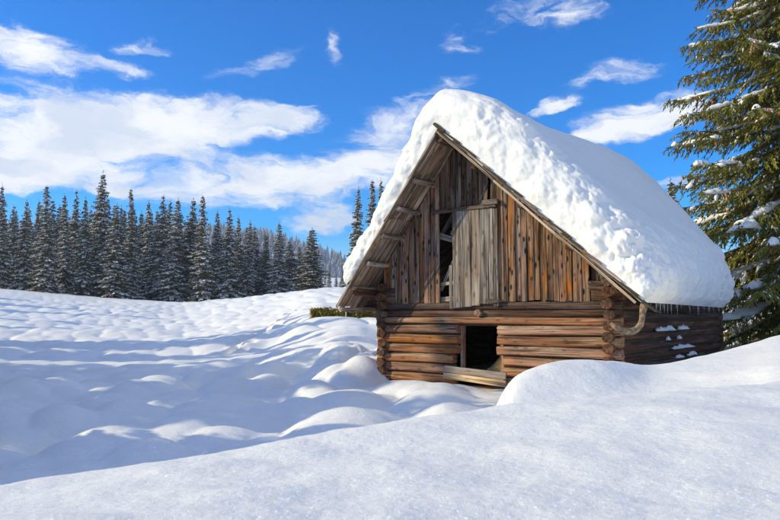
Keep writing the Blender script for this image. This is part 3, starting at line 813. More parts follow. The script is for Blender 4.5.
while d0 < LR - .1:
    ln = rnd.uniform(.42, .62)
    o, d, n_ = along(1, d0, .055); o.y = Y0 + .05
    link('edge_shingle', plank_mesh(ln + .06, .16, .03, M_MOSS if rnd.random() < .35 else M_ROOFB, rnd, seg=3, chip=.03), barn, frame(o, d + n_ * .07, n_))
    d0 += ln * .82
o, d, n_ = along(1, -.14, .07); o.y = Y0 + .02
link('ridge_cap', plank_mesh(.30, .16, .06, M_MOSS, rnd, seg=2, chip=.02), barn, frame(o, d, n_))
# the covered part of the roof: one closed deck per slope
for side, nm in ((1, 'roof_deck'), (-1, 'roof_deck')):
    Ln = LR if side > 0 else LLF
    P = []
    for lift in (.004, .05):
        for d_, y_ in ((0.0, .1), (Ln, .1), (Ln, Y1), (0.0, Y1)):
            q, _, _ = along(side, d_, lift)
            xx = q.x - (.42 * (y_ - .1) / Y1 if side > 0 and d_ > 0 else 0)
            P.append((xx, y_, q.z))
    link(nm, mesh_py(nm, P, [(0, 1, 2, 3), (7, 6, 5, 4), (0, 4, 5, 1), (1, 5, 6, 2), (2, 6, 7, 3), (3, 7, 4, 0)], M_BDARK), barn)

# ------------------------------------------------------------------ snow on the roof
def snow_roof():
    NQ, NV = 360, 310
    # path over the roof from the left end to the right eave, softened at the ridge
    dl = LLF * .875; dr = LR + .10
    tot_ = dl + dr
    # parameters concentrated near the edges
    def edge_param(n, total, r0, r1):
        a = np.linspace(0, 1, n)
        # cosine-spaced ends
        n0 = int(n * .2); n1 = int(n * .2); nm_ = n - n0 - n1
        p0 = r0 * (1 - np.cos(np.linspace(0, math.pi / 2, n0, endpoint=False)))
        p1 = total - r1 * (1 - np.cos(np.linspace(math.pi / 2, 0, n1)))
        pm = np.linspace(r0, total - r1, nm_, endpoint=False)
        return np.concatenate([p0, pm, p1])
    qs = edge_param(NQ, tot_, .34, .85)
    vs = edge_param(NV, Y1 - Y0 + .02, .46, .8) + Y0 + .03
    Q, VV_ = np.meshgrid(qs, vs, indexing='ij')
    s = Q - dl                                   # signed slope distance from the ridge, right positive
    # base line with rounded ridge
    k = .55
    sm = np.sqrt(s * s + k * k) - k * .25
    wR = .5 + .5 * s / np.sqrt(s * s + k * k)
    cr, sr_ = (XE - XR) / LR, (ZE - ZR) / LR
    cl, sl_ = (XL - XR) / LLF, (ZL - ZR) / LLF
    bx = XR + np.where(s > 0, s * cr, -s * cl)
    bz = ZR + np.where(s > 0, s * sr_, -s * sl_) + .05
    bx = bx - np.where(s > 0, .42 * np.clip(VV_ - .1, 0, None) / Y1 * np.clip(s / LR, 0, 1), 0)
    nxr, nzr = -sr_, cr
    nxl, nzl = sl_, -cl
    nx = nxl * (1 - wR) + nxr * wR; nz = nzl * (1 - wR) + nzr * wR
    nn = np.hypot(nx, nz); nx /= nn; nz /= nn
    # thickness: thin on the steep left side, thick over the ridge and on the right
    T = np.interp(s, [-dl, -dl * .8, -dl * .4, -.6, 0, .6, 1.6, 3.2, 4.4, dr], [.46, .44, .46, .66, .98, 1.14, 1.12, 1.02, .90, .72])
    T = T * (1 + .30 * sstep(VV_, 1.0, 8.0) * sstep(s, -1.2, .8))
    T = T * (1 + .10 * fbm(VV_ * .35 + 3, Q * .35, 5, 2))
    def prof(d, r, e): 
        t_ = np.clip(d / r, 0, 1); return (1 - (1 - t_) ** e) ** (1 / e)
    ragv = 1 + .25 * fbm(Q * 1.1, VV_ * 0 + 2, 8, 3)
    RF = np.interp(s, [-dl, -.8, 0.3, 1.2, dr], [.24, .30, .60, .72, .50])
    p_front = prof(VV_ - vs[0], RF * ragv, 2.3)
    p_back = prof(vs[-1] - VV_, .8, 2.2)
    ragq = 1 + .3 * fbm(VV_ * 1.0, Q * 0 + 7, 18, 3)
    p_left = prof(Q, .34 * ragq, 2.0)
    p_right = prof(qs[-1] - Q, 1.15, 2.3)
    h = T * p_front * p_back * p_left * p_right
    X = bx + nx * h; Y = VV_.copy(); Z = bz + nz * h
    # overhang: the face bulges a little past the roof edge
    bul_f = np.sin(np.clip(p_front, 0, 1) * math.pi) * sstep(p_front, 0, .5)
    Y -= .10 * bul_f * np.clip(h, 0, 1)
    bul_r = np.sin(np.clip(p_right, 0, 1) * math.pi)
    X += .05 * bul_r * np.clip(h, 0, 1)
    bul_l = np.sin(np.clip(p_left, 0, 1) * math.pi)
    X -= .10 * bul_l
    # lumps: broken faces at the front and along the eave, smooth on top
    P = np.stack([X, Y, Z], -1)
    du = np.gradient(P, axis=0); dv = np.gradient(P, axis=1)
    N = np.cross(du, dv); N /= (np.linalg.norm(N, axis=-1, keepdims=True) + 1e-9)
    if N[NQ // 2, NV // 2, 2] < 0: N = -N
    edge_f = sstep(VV_ - vs[0], np.interp(s, [-.5, .3, 1.0], [.45, .55, 1.1]), .05)
    edge_r = sstep(s, dr - 2.3, dr - .6)
    edge_l = sstep(s, -.3, -.9)
    ff = np.clip(h / T, 0, 1)
    Pw = P + .10 * np.stack([fbm3(P, 2.2, 3, 2), fbm3(P, 2.2, 7, 2), fbm3(P, 2.2, 9, 2)], -1)
    a1 = dome3(Pw, 2.6, 61); a2 = dome3(Pw, 5.5, 67); a3 = dome3(Pw, 11.0, 69)
    big = fbm3(P, 1.1, 71, 3)
    body = np.clip(edge_f * 1.0 + edge_r * .8 + edge_l * .28, 0, 1)
    amp = body * np.minimum(1, 3.5 * ff) * (1 - .6 * sstep(np.abs(s - .1), .7, .1)) * (.55 + .9 * np.clip(.5 + 1.2 * fbm3(P, .8, 77, 2), 0, 1))
    disp = amp * (.026 * (a1 - .5) + .018 * (a2 - .5) + .09 * big + .020 * (a3 - .5) + .092 * (turb3(Pw, 2.1, 21) - .6) + .020 * fbm3(P, 8.0, 73, 3))
    disp += .06 * fbm3(P, .7, 75, 2) * (1 - body) + .007 * fbm3(P, 4.0, 79, 3)
    P = P + N * disp[..., None]
    # base sheet so the slab is closed
    I = np.arange(NQ * NV).reshape(NQ, NV)
    F = np.stack([I[:-1, :-1], I[:-1, 1:], I[1:, 1:], I[1:, :-1]], -1).reshape(-1, 4)
    e1 = P[1, 1] - P[0, 0]
    if np.dot(np.cross(P[NQ // 2, NV // 2 + 1] - P[NQ // 2, NV // 2], P[NQ // 2 + 1, NV // 2] - P[NQ // 2, NV // 2]), N[NQ // 2, NV // 2]) < 0:
        F = F[:, ::-1]
    me = mesh_np('roof_snow', P.reshape(-1, 3), F, M_RSNOW, True)
    return me
rsn = bpy.data.objects.new('roof_snow', None); COL.objects.link(rsn)
rsn.location = BARN_O; rsn.rotation_euler = (0, 0, BARN_A); rsn.empty_display_size = .2
tag(rsn, 'thick rounded snow load with lumpy front face lying on the barn roof', 'snow')
link('snow_slab', snow_roof(), rsn)
# icicles under the right eave
def icicle_mesh(L, r):
    V = []; n = 6
    for i, (s, k) in enumerate(((0, 1), (.15, .8), (.5, .45), (.8, .22))):
        for j in range(n):
            a = j * 2 * math.pi / n; V.append((r * k * math.cos(a), r * k * math.sin(a), -L * s))
    V.append((0, 0, -L))
    F = []
    for i in range(3):
        for j in range(n): F.append((i * n + j, (i + 1) * n + j, (i + 1) * n + (j + 1) % n, i * n + (j + 1) % n))
    for j in range(n): F.append((3 * n + j, 4 * n, 3 * n + (j + 1) % n))
    return mesh_py('icicle', V, F, M_ICE, True)
ic = [icicle_mesh(.12, .011), icicle_mesh(.22, .014), icicle_mesh(.07, .010)]
for k in range(46):
    y = Y0 + .3 + (Y1 - Y0 - .5) * (k + rnd.random() * .8) / 46
    x = XE + .01 - .42 * max(y - .1, 0) / Y1 + rnd.uniform(-.03, .05)
    o = link('icicle', ic[rnd.choice((0, 2, 2, 0, 1))], rsn, None, (x + .02, y, ZE + .02))
    o.scale = (1, 1, rnd.uniform(.7, 1.3))

# snow blown onto the dark side wall
def patch_mesh(L, h, seed):
    n = 18; V = []; F = []
    r2 = random.Random(seed)
    for i in range(n + 1):
        s = i / n; hh = h * (math.sin(math.pi * min(max(s, .02), .98)) ** .5) * r2.uniform(.45, 1.1)
        for (yy, zz) in ((0, 0), (-.055, .004), (-.05, hh * .55), (-.02, hh), (0, hh * 1.02)):
            V.append((L * s, yy * r2.uniform(.7, 1.3), zz * 1.35 + r2.uniform(-.008, .008)))
    for i in range(n):
        for j in range(4): F.append((i * 5 + j, (i + 1) * 5 + j, (i + 1) * 5 + j + 1, i * 5 + j + 1))
    return mesh_py('snow_patch', V, F, M_TSNOW, True)
bm_ = Matrix.Translation(BARN_O) @ Matrix.Rotation(BARN_A, 4, 'Z')
sidex = lambda y: .22 * y / LEN + .085
for (y, z, L, h, lab) in ((2.35, 1.225, 1.5, .11, 'longest strip of blown snow on the dark side wall under the eave'),
                          (4.05, 1.235, .9, .10, 'snow strip beside the longest one on the dark side wall'),
                          (3.15, 1.02, .22, .06, 'small left snow dab below the long strips on the side wall'),
                          (4.0, 1.02, .30, .07, 'small right snow dab below the long strips on the side wall'),
                          (3.5, .80, 1.9, .08, 'lower long snow strip on the dark side wall'),
                          (3.8, .59, .7, .06, 'left of the two lowest snow strips on the side wall'),
                          (4.8, .60, .9, .08, 'right of the two lowest snow strips on the side wall')):
    o = link('snow_patch', patch_mesh(L, h, int(y * 100)))
    # local x runs along the wall, local -y points out of it
    o.matrix_world = bm_ @ frame((sidex(y), y, z), (.025, 1, 0), (0, 0, 1))
    tag(o, lab, 'snow', 'snow patches on the side wall')

# curved branch hanging at the corner
def tube(pts, rads, n=9):
    V = []; F = []
    pts = [Vector(p) for p in pts]
    for i, p_ in enumerate(pts):
        d = (pts[min(i + 1, len(pts) - 1)] - pts[max(i - 1, 0)]).normalized()
        a = d.cross(Vector((.3, .9, .2))).normalized(); b = d.cross(a)
        for j in range(n):
            an = 2 * math.pi * j / n
            V.append(p_ + (a * math.cos(an) + b * math.sin(an)) * rads[i])
    for i in range(len(pts) - 1):
        for j in range(n): F.append((i * n + j, i * n + (j + 1) % n, (i + 1) * n + (j + 1) % n, (i + 1) * n + j))
    F.append(tuple(range(n))[::-1]); F.append(tuple((len(pts) - 1) * n + j for j in range(n)))
    return V, F
hk = []
for (px, py) in ((611, 324), (615, 326.5), (620, 329.5), (626, 331.5), (632, 331.5), (637, 329), (640.5, 325), (642, 320), (642.5, 314), (643.5, 308), (644.5, 304)):
    hk.append(at(px, py, 12.62 + .004 * (px - 611)))
V_, F_ = tube(hk, [.035, .05, .06, .066, .066, .062, .058, .052, .055, .068, .07])
br = link('curved_branch', mesh_py('curved_branch', V_, F_, M_HORN, True))
tag(br, 'pale curved hook of bare branch hanging at the barn corner', 'branch')

# hay heap inside
gx, gy = np.meshgrid(np.linspace(-4.6, -.4, 60), np.linspace(.17, 4.2, 60), indexing='ij')
hz = .19 + .62 * np.exp(-((gx + 2.3) / .55) ** 2 - ((gy - .62) / .40) ** 2) + .25 * np.exp(-((gx + 3.6) / .7) ** 2 - ((gy - 2.9) / .8) ** 2) + .10 * fbm(gx * 4, gy * 4, 3, 4)
edge = np.minimum.reduce([gx + 4.6, -.4 - gx, gy - .17, 4.2 - gy]); hz = np.where(edge < .02, .17, .19 + (hz - .19) * sstep(edge, 0, .12))
I = np.arange(gx.size).reshape(gx.shape)
F = np.stack([I[:-1, :-1], I[1:, :-1], I[1:, 1:], I[:-1, 1:]], -1).reshape(-1, 4)
hay = link('hay_heap', mesh_np('hay_heap', np.stack([gx, gy, hz], -1).reshape(-1, 3), F, M_HAY))
hay.matrix_world = bm_
tag(hay, 'dim heap of brown hay inside the dark doorway', 'hay')
# ------------------------------------------------------------------ conifers
def sprays(P, D, L, Wd, up, rng_):
    """diamond-shaped twigs: base P, direction D, length L, half width Wd"""
    D = D / (np.linalg.norm(D, axis=1, keepdims=True) + 1e-9)
    side = np.cross(D, up + rng_.normal(0, .35, D.shape)); side /= (np.linalg.norm(side, axis=1, keepdims=True) + 1e-9)
    n = len(P)
    a = P; c = P + D * L[:, None]; m_ = P + D * (L * .42)[:, None]
    b = m_ + side * Wd[:, None]; d = m_ - side * Wd[:, None]
    # light droop of the tip gives the twig a fold
    c = c + np.array([0, 0, -1]) * (L * .10)[:, None]
    V = np.stack([a, b, c, d], 1).reshape(-1, 3)
    i = np.arange(n)[:, None] * 4
    F = np.concatenate([i + np.array([0, 1, 2]), i + np.array([0, 2, 3])], 1).reshape(-1, 3)
    return V, F

def cone_trunk(h, r0, n=8, seg=7, lean=0.0, seed=0):
    V = []; F = []
    for i in range(seg + 1):
        s = i / seg
        for j in range(n):
            a = 2 * math.pi * j / n
            r = r0 * (1 - s) ** .9 * (1 + .08 * math.sin(3 * a + seed)) + .012
            V.append((r * math.cos(a) + lean * s * s * h, r * math.sin(a), s * h - .3))
    for i in range(seg):
        for j in range(n): F.append((i * n + j, i * n + (j + 1) % n, (i + 1) * n + (j + 1) % n, (i + 1) * n + j))
    return V, F

def far_spruce(seed, h=20.0, rad=2.7, snowy=.6, tops=1):
    g = np.random.default_rng(seed)
    tv, tf = cone_trunk(h * .985, h * .011, seed=seed)
    trunk = mesh_py('trunk', tv, tf, M_BARK, True)
    P = []; D = []; L = []; Wd = []; SP = []; SD = []; SL = []; SW = []
    z = h * g.uniform(.03, .07)
    while z < h * .985:
        t_ = z / h
        rl = rad * 1.04 * ((1 - t_) ** .92) * (1 + .12 * math.sin(z * 1.3 + seed) + .10 * math.sin(z * .6 + seed * 2)) + .14
        nb = int(g.integers(8, 11)) if t_ < .85 else 6
        a0 = g.uniform(0, 6.28)
        for b in range(nb):
            if g.random() < .07: continue
            a = a0 + b * 6.2832 / nb + g.normal(0, .16)
            bl = rl * g.uniform(.55, 1.22)
            dr = g.uniform(.30, .85) * (1 - .55 * t_)      # branches hang lower down the tree
            o = np.array([math.cos(a), math.sin(a), 0.0]); zb = z + g.uniform(-.55, .55) * h * .030
            laden = g.random() < snowy * .84
            n = max(3, int(bl / .17))
            ss = (np.arange(n) + g.uniform(.2, .8, n)) / n
            ss = .12 + .88 * ss
            pts = o[None] * (bl * ss)[:, None]
            pts[:, 2] = zb - dr * bl * ss + .30 * dr * bl * ss ** 2.4
            for sgn in (-1, 1, 0):
                perp = np.array([-o[1], o[0], 0.0]) * sgn
                dd = o[None] * .75 + perp[None] * .72 + np.array([0, 0, -.45]) + g.normal(0, .22, (n, 3))
                if sgn == 0: dd = o[None] * .4 + np.array([0, 0, -1.0]) + g.normal(0, .3, (n, 3))
                ln = (.22 + .30 * bl * .35 * (1.12 - ss)) * g.uniform(.75, 1.25, n) * (1.35 if sgn == 0 else 1.0)
                P.append(pts); D.append(dd); L.append(ln); Wd.append(ln * .30)
                if sgn:
                    k = g.random(n) < (.92 if laden else .12)
                    if k.any():
                        SP.append(pts[k] + np.array([0, 0, .045]) - o * .03); SD.append(dd[k] + np.array([0, 0, .22])); SL.append(ln[k] * 1.3); SW.append(ln[k] * .52)
        z += h * (.027 + .012 * g.random()) * (1.05 - .35 * t_)
    # leader
    n = 16
    pz = np.linspace(h * .93, h * 1.0, n)
    P.append(np.stack([np.zeros(n), np.zeros(n), pz], -1)); D.append(np.stack([g.normal(0, .6, n), g.normal(0, .6, n), np.full(n, .9)], -1)); L.append(np.full(n, .28)); Wd.append(np.full(n, .05))
    P = np.concatenate(P); D = np.concatenate(D); L = np.concatenate(L); Wd = np.concatenate(Wd)
    V, F = sprays(P, D, L, Wd, np.array([0, 0, 1.0]), g)
    crown = mesh_np('crown', V, F, M_FNEEDLE)
    V, F = sprays(np.concatenate(SP), np.concatenate(SD), np.concatenate(SL), np.concatenate(SW), np.array([0, 0, 1.0]), g)
    snow = mesh_np('snow', V, F, M_TSNOW)
    return trunk, crown, snow

VAR = [far_spruce(100 + i, 20.0, rad, sn) for i, (rad, sn) in enumerate(((2.7, .95), (3.2, .88), (2.4, .92), (3.0, 1.0), (3.5, .82), (2.6, .62)))]
def plant(name, loc, h, var, rz, wide, label, group, cat='tree'):
    o = bpy.data.objects.new(name, None); COL.objects.link(o)
    o.location = loc; o.rotation_euler = (math.sin(rz * 7) * .025, math.cos(rz * 5) * .025, rz); s = h / 20.0; wide *= 1 + .18 * math.sin(rz * 11); o.scale = (s * wide, s * wide, s)
    o.empty_display_size = .5
    tag(o, label, cat, group)
    for nm, me in zip(('trunk', 'crown', 'snow'), VAR[var]):
        c = bpy.data.objects.new(nm, me); COL.objects.link(c); c.parent = o
    return o

ORD = ['first', 'second', 'third', 'fourth', 'fifth', 'sixth', 'seventh', 'eighth', 'ninth', 'tenth', 'eleventh', 'twelfth', 'thirteenth', 'fourteenth', 'fifteenth', 'sixteenth', 'seventeenth', 'eighteenth', 'nineteenth', 'twentieth', 'twenty-first', 'twenty-second', 'twenty-third', 'twenty-fourth', 'twenty-fifth', 'twenty-sixth', 'twenty-seventh', 'twenty-eighth', 'twenty-ninth', 'thirtieth', 'thirty-first', 'thirty-second', 'thirty-third', 'thirty-fourth']
# front row: (px of the top, row of the top, depth, width factor)
front = [(4, 183, 122, 1.05), (27, 200, 124, 1.1), (49, 186, 120, 1.15), (68, 193, 128, 1.0), (79, 190, 131, .95), (87, 197, 121, 1.25), (101, 171, 126, 1.05), (115, 203, 120, 1.1),
         (134, 189, 123, 1.15), (150, 200, 130, 1.0), (161, 195, 126, 1.1), (168, 199, 133, .9), (176, 197, 122, 1.1), (191, 198, 124, 1.1), (204, 196, 120, 1.2), (217, 210, 127, 1.05), (231, 209, 122, 1.2), (240, 215, 130, 1.0),
         (249, 220, 126, 1.05), (256, 225, 132, 1.0), (265, 236, 128, 1.1), (280, 222, 124, 1.15), (291, 241, 130, 1.1), (301, 245, 134, 1.05), (311, 228, 118, 1.3)]
rv = random.Random(3)
for i, (px, py, Y, wd) in enumerate(front):
    X = at(px, py, Y).x
    gz = float(ground_base(X, Y)) - .1
    h = zat(px, py, Y) - gz
    lab = 'snow dusted spruce, %s from the left in the front row of the forest edge' % ORD[i]
    if px == 101: lab = 'tallest spruce of the forest edge with snowy boughs'
    if px == 311: lab = 'broad spruce at the right end of the forest edge before the distant hill'
    plant('spruce_tree', (X, Y, gz), h, i % 6 if px != 311 else 5, rv.uniform(0, 6.28), wd * 20.0 / max(h, 8) * .92 if h < 15 else wd, lab, 'spruces along the forest edge')
# second and third rows fill the wood
k = 0
for row, (Y, off, step, lo, hi) in enumerate(((146, 5, 10.8, 4, 26), (165, 0, 11.5, 12, 36))):
    px = off - 12; k = 0
    while px < 318:
        base = np.interp(px, [0, 100, 200, 260, 320], [190, 188, 200, 222, 248])
        py = base + rv.uniform(lo, hi)
        X = at(px, py, Y).x; gz = float(ground_base(X, Y)) - .3
        h = max(zat(px, py, Y) - gz, 6)
        plant('spruce_tree', (X, Y, gz), h, rv.randrange(6), rv.uniform(0, 6.28), 1.15, 'snowy spruce in the %s row of the wood, %s from the left' % (('second', 'third')[row], ORD[k] if k < len(ORD) else 'last'), 'spruces deeper in the wood')
        px += step * rv.uniform(.75, 1.25); k += 1
# small far trees before the hill, right of the broad spruce
for i, (px, py, Y) in enumerate(((320, 268, 230), (329, 264, 200), (336, 272, 240), (342, 271, 220), (348, 274, 235), (325, 276, 250), (285, 262, 240))):
    X = at(px, py, Y).x; gz = float(ground_base(X, Y)) - 1.0
    h = zat(px, py, Y) - gz
    plant('spruce_tree', (X, Y, gz), h, (i * 2 + 1) % 6, i, 1.2, 'small far spruce before the hill, %s from the left' % ORD[sorted((320, 329, 336, 342, 348, 325, 285)).index(px)], 'small far spruces before the hill')
# trees rising behind the left roof edge of the barn
for i, (px, py, Y, lab) in enumerate(((356, 186, 88, 'slim spruce left of the barn roof, leftmost of the three'), (371, 180, 84, 'slim spruce close against the barn roof snow, middle of the three'), (384, 178, 90, 'spruce tip half hidden by the barn roof snow, rightmost of the three'))):
    X = at(px, py, Y).x; gz = float(ground_base(X, Y)) - .3
    plant('spruce_tree', (X, Y, gz), zat(px, py, Y) - gz, (0, 2, 5)[i], i * 1.3, .95, lab, 'spruces behind the barn')
# little tree between roof and big spruce
X = at(675, 178, 62).x; gz = float(ground_base(X, 62)) - .3
plant('spruce_tree', (X, 62, gz), zat(675, 178, 62) - gz, 5, .7, 1.15, 'dark spruce tip above the lower right roof snow beside the big spruce', None)

# stand of trees at the left, outside the frame, whose shade lies over the hollow
TS = math.tan(SUN_EL)
for (back, ext) in ((0, 1.0), (2.6, 1.06), (5.5, 1.12), (9.0, 1.15)):
    y = 4.6
    while y < 39.5:
        if 20.5 < y < 26.5 and back < 6:
            y += 1.2; continue
        X = -.575 * y - 3.6 - back + rv.uniform(-.4, .4)
        end = np.interp(y, [6, 8, 12, 16, 22, 30, 40], [-1.2, -.9, -1.1, -1.9, -2.8, -4.4, -8.5])
        h = (end - X) * TS * ext + 1.5
        gz = float(ground_base(X, y)) - .2
        plant('spruce_tree', (X, y, gz), h * rv.uniform(.93, 1.07), rv.randrange(6), rv.uniform(0, 6.28), 1.25 * max(1.0, 13 / (h + 3)), 'snowy spruce of the stand left of the hollow, out of frame', 'spruces shading the hollow from the left')
        y += rv.uniform(1.6, 3.3) * (1 + y / 60)
for (X, Y, h) in ((-52, 47, 13), (-49, 54, 12), (-58, 63, 15), (-62, 70, 16), (-70, 78, 15)):
    gz = float(ground_base(X, Y)) - .2
    plant('spruce_tree', (X, Y, gz), h, int(Y) % 6, Y, 1.1, 'snowy spruce of the stand left of the hollow, out of frame', 'spruces shading the hollow from the left')

# ------------------------------------------------------------------ the big spruce at the right
def big_spruce():
    g = np.random.default_rng(77)
    H = 20.5
    P = []; D = []; L = []; Wd = []
    TV = []; TF = []                                   # limbs
    SNOWS = []                                         # snow pillows, each a piece of its own
    cones = []
    def add_tube(pts, rads, n=5):
        v, f = tube(pts, rads, n); o_ = len(TV); TV.extend([tuple(x) for x in v]); TF.extend([tuple(i + o_ for i in q) for q in f])
    def pillow(pts, wid, hei):
        n = len(pts); m_ = 7; o_ = 0; SV = []; SF = []; SNOWS.append((SV, SF))
        for i, p_ in enumerate(pts):
            d = pts[min(i + 1, n - 1)] - pts[max(i - 1, 0)]; d = d / (np.linalg.norm(d) + 1e-9)
            sd = np.cross(d, [0, 0, 1.0]); sd /= (np.linalg.norm(sd) + 1e-9)
            e = math.sin(math.pi * min(max((i + .12) / (n - .76), 0.03), .97)) ** .6
            w = wid * e * g.uniform(.45, 1.35); hh = hei * e * g.uniform(.55, 1.35)
            for j in range(m_):
                a = math.pi * j / (m_ - 1)
                SV.append(tuple(p_ + sd * w * math.cos(a) + np.array([0, 0, 1.0]) * (hh * math.sin(a) - .015 - .05 * abs(math.cos(a)) ** 3)))
            # underside point
        for i in range(n - 1):
            for j in range(m_ - 1):
                a = o_ + i * m_ + j; SF.append((a, a + 1, a + m_ + 1, a + m_))
            SF.append((o_ + i * m_ + m_ - 1, o_ + i * m_, o_ + (i + 1) * m_, o_ + (i + 1) * m_ + m_ - 1))
    z = .9
    while z < H * .97:
        t_ = z / H
        rl = 6.25 * (1 - t_) ** .62
        nb = 6 if z < 14 else 5
        a0 = g.uniform(0, 6.28)
        for b in range(nb):
            a = a0 + b * 6.2832 / nb + g.normal(0, .18)
            o = np.array([math.cos(a), math.sin(a), 0.0])
            seen = o[0] < .45 and z < 14.5                # faces the meadow and the barn
            bl = rl * g.uniform(.72, 1.10)
            if z < 3.4: bl *= .88
            if 5.2 < z < 8.2: bl *= .88
            dr = g.uniform(.40, .62) * (1.05 - .45 * t_)
            up = g.uniform(.10, .24)
            zc = z + g.uniform(-.2, .2)
            def pos(s):
                s = np.asarray(s, float)
                q = o[None] * (bl * s)[:, None]
                q[:, 2] = zc - dr * bl * s + up * bl * s ** 2.6
                q[:, 0] += .10 * np.sin(s * 3 + a * 3); q[:, 1] += .10 * np.cos(s * 3.3 + a * 5)
                return q
            sp = np.linspace(0, 1, 8); bp_ = pos(sp)
            add_tube([Vector(x) for x in bp_], list(np.linspace(.055 * bl / 5 + .012, .006, 8)), 5)
            n = int(bl / (.070 if seen else .22))
            perp = np.array([-o[1], o[0], 0.0])
            for i in range(n):
                s = .10 + .90 * (i + g.random()) / n
                base = pos([s])[0]
                bll = (.22 + .26 * bl * (1.08 - s) ** .8 * (.45 + .55 * min(1, s * 3))) * g.uniform(.6, 1.2)
                sg = 1 if i % 2 else -1
                dd = o * g.uniform(.45, .9) + perp * sg * g.uniform(.5, 1.0) + np.array([0, 0, g.uniform(-.55, -.1)])
                dd /= np.linalg.norm(dd)
                m_ = max(3, int(bll / (.024 if seen else .12)))
                q = (np.arange(m_) + g.random(m_)) / m_
                pts = base + dd * (bll * q)[:, None]; pts[:, 2] -= .28 * bll * q ** 2
                tdir = dd * .9 + g.normal(0, .42, (m_, 3)) + np.array([0, 0, -.50])
                ln = g.uniform(.09, .19, m_) * (1.0 if seen else 2.0)
                P.append(pts); D.append(tdir); L.append(ln); Wd.append(ln * g.uniform(.11, .17, m_))
                if seen and bll > .45 and g.random() < .05:
                    pillow(base + dd * (bll * np.linspace(.0, g.uniform(.45, .85), 5))[:, None] + np.array([0, 0, .02]) - np.array([0, 0, 1]) * (.28 * bll * np.linspace(0, .7, 5) ** 2)[:, None], g.uniform(.08, .16), g.uniform(.05, .10))
            # needle brush along the limb itself
            m_ = int(bl / (.030 if seen else .1)); q = g.uniform(.12, 1.0, m_)
            P.append(pos(q)); D.append(o * .5 + g.normal(0, .6, (m_, 3)) + np.array([0, 0, -.15])); L.append(g.uniform(.10, .20, m_)); Wd.append(g.uniform(.02, .045, m_))
            # snow lies along the limb in broken pillows
            s = g.uniform(.18, .4)
            while s < .98:
                ln = g.uniform(.20, .60)
                if g.random() < .46 and (seen or g.random() < .08):
                    e = min(s + ln, 1.0)
                    pillow(pos(np.linspace(s, e, 12)) + np.array([0, 0, .04]), g.uniform(.09, .20) * (1.15 - .6 * s) * (1.7 if z < 7 else 1.15), g.uniform(.06, .13) * (1.6 if z < 7 else 1.15))
                s += ln + g.uniform(.03, .16)
            # cones hang near the tips of the sunny boughs
            if seen and z > 3.0 and o[0] < .25:
                for c_ in range(int(g.integers(2, 8)) if z > 5 else 2):
                    s = g.uniform(.60, 1.0)
                    cones.append(pos([s])[0] + perp * g.normal(0, .22) + np.array([0, 0, -.05]))
        z += g.uniform(.29, .42) if z < 13.5 else .60
    g2 = np.random.default_rng(5)
    P = np.concatenate(P); D = np.concatenate(D); L = np.concatenate(L); Wd = np.concatenate(Wd)
    V, F = sprays(P, D, L, Wd, np.array([0, 0, 1.0]), g2)
    return H, V, F, TV, TF, SNOWS, cones
H, V, F, TV, TF, SNOWS, cones = big_spruce()
BX, BY = 14.2, 23.2
bs = bpy.data.objects.new('spruce_tree', None); COL.objects.link(bs)
bs.location = (BX, BY, float(ground_base(BX, BY)) - .2)
tag(bs, 'big green spruce with hanging cones and snow on its boughs right of the barn', 'tree')
tv, tf = cone_trunk(H * .99, .30, 12, 10)
link('trunk', mesh_py('trunk', tv, tf, M_BARK, True), bs)
link('crown', mesh_np('crown', V, F, M_NEEDLE), bs)
kd = np.random.default_rng(2).random(len(V) // 4) < .035
sel = (V.reshape(-1, 4, 3)[kd] + np.array([0, 0, .025])).reshape(-1, 3)
i4 = np.arange(len(sel) // 4)[:, None] * 4
du = link('snow_dusting', mesh_np('snow_dusting', sel, np.concatenate([i4 + np.array([0, 1, 2]), i4 + np.array([0, 2, 3])], 1).reshape(-1, 3), M_TSNOW), bs)
du['kind'] = 'stuff'
link('limbs', mesh_py('limbs', TV, TF, M_BARK, True), bs)
SNOWS.sort(key=lambda q: -len(q[0]) * np.ptp(np.array(q[0]), axis=0).sum())
for sv_, sf_ in SNOWS[:290]: link('snow_clump', mesh_py('snow_clump', sv_, sf_, M_TSNOW, True), bs)
rv_ = []; rf_ = []
for sv_, sf_ in SNOWS[290:]:
    rf_ += [tuple(i + len(rv_) for i in q) for q in sf_]; rv_ += sv_
if rv_:
    rest = link('snow_scraps', mesh_py('snow_scraps', rv_, rf_, M_TSNOW, True), bs); rest['kind'] = 'stuff'
cv_ = []; cf_ = []
prof_ = ((0, .006), (.015, .017), (.05, .022), (.09, .018), (.125, .008))
for (dz_, r_) in prof_:
    for j in range(6): cv_.append((r_ * math.cos(j * 1.0472), r_ * math.sin(j * 1.0472), -dz_))
for i in range(4):
    for j in range(6): cf_.append((i * 6 + j, (i + 1) * 6 + j, (i + 1) * 6 + (j + 1) % 6, i * 6 + (j + 1) % 6))
cf_.append((24, 25, 26, 27, 28, 29)); cf_.append((5, 4, 3, 2, 1, 0))
cme = mesh_py('cone', cv_, cf_, M_CONE, True)
rv2 = random.Random(9)
rv2.shuffle(cones)
for c_ in cones[:290]:
    o = link('cone', cme, bs, None, tuple(c_)); o.rotation_euler = (rv2.uniform(-.25, .25), rv2.uniform(-.25, .25), 0)
    k_ = rv2.uniform(1.3, 1.7); o.scale = (k_ * 1.35, k_ * 1.35, k_)
print('big spruce tris', len(F), 'snow', len(SNOWS), 'cones', len(cones))

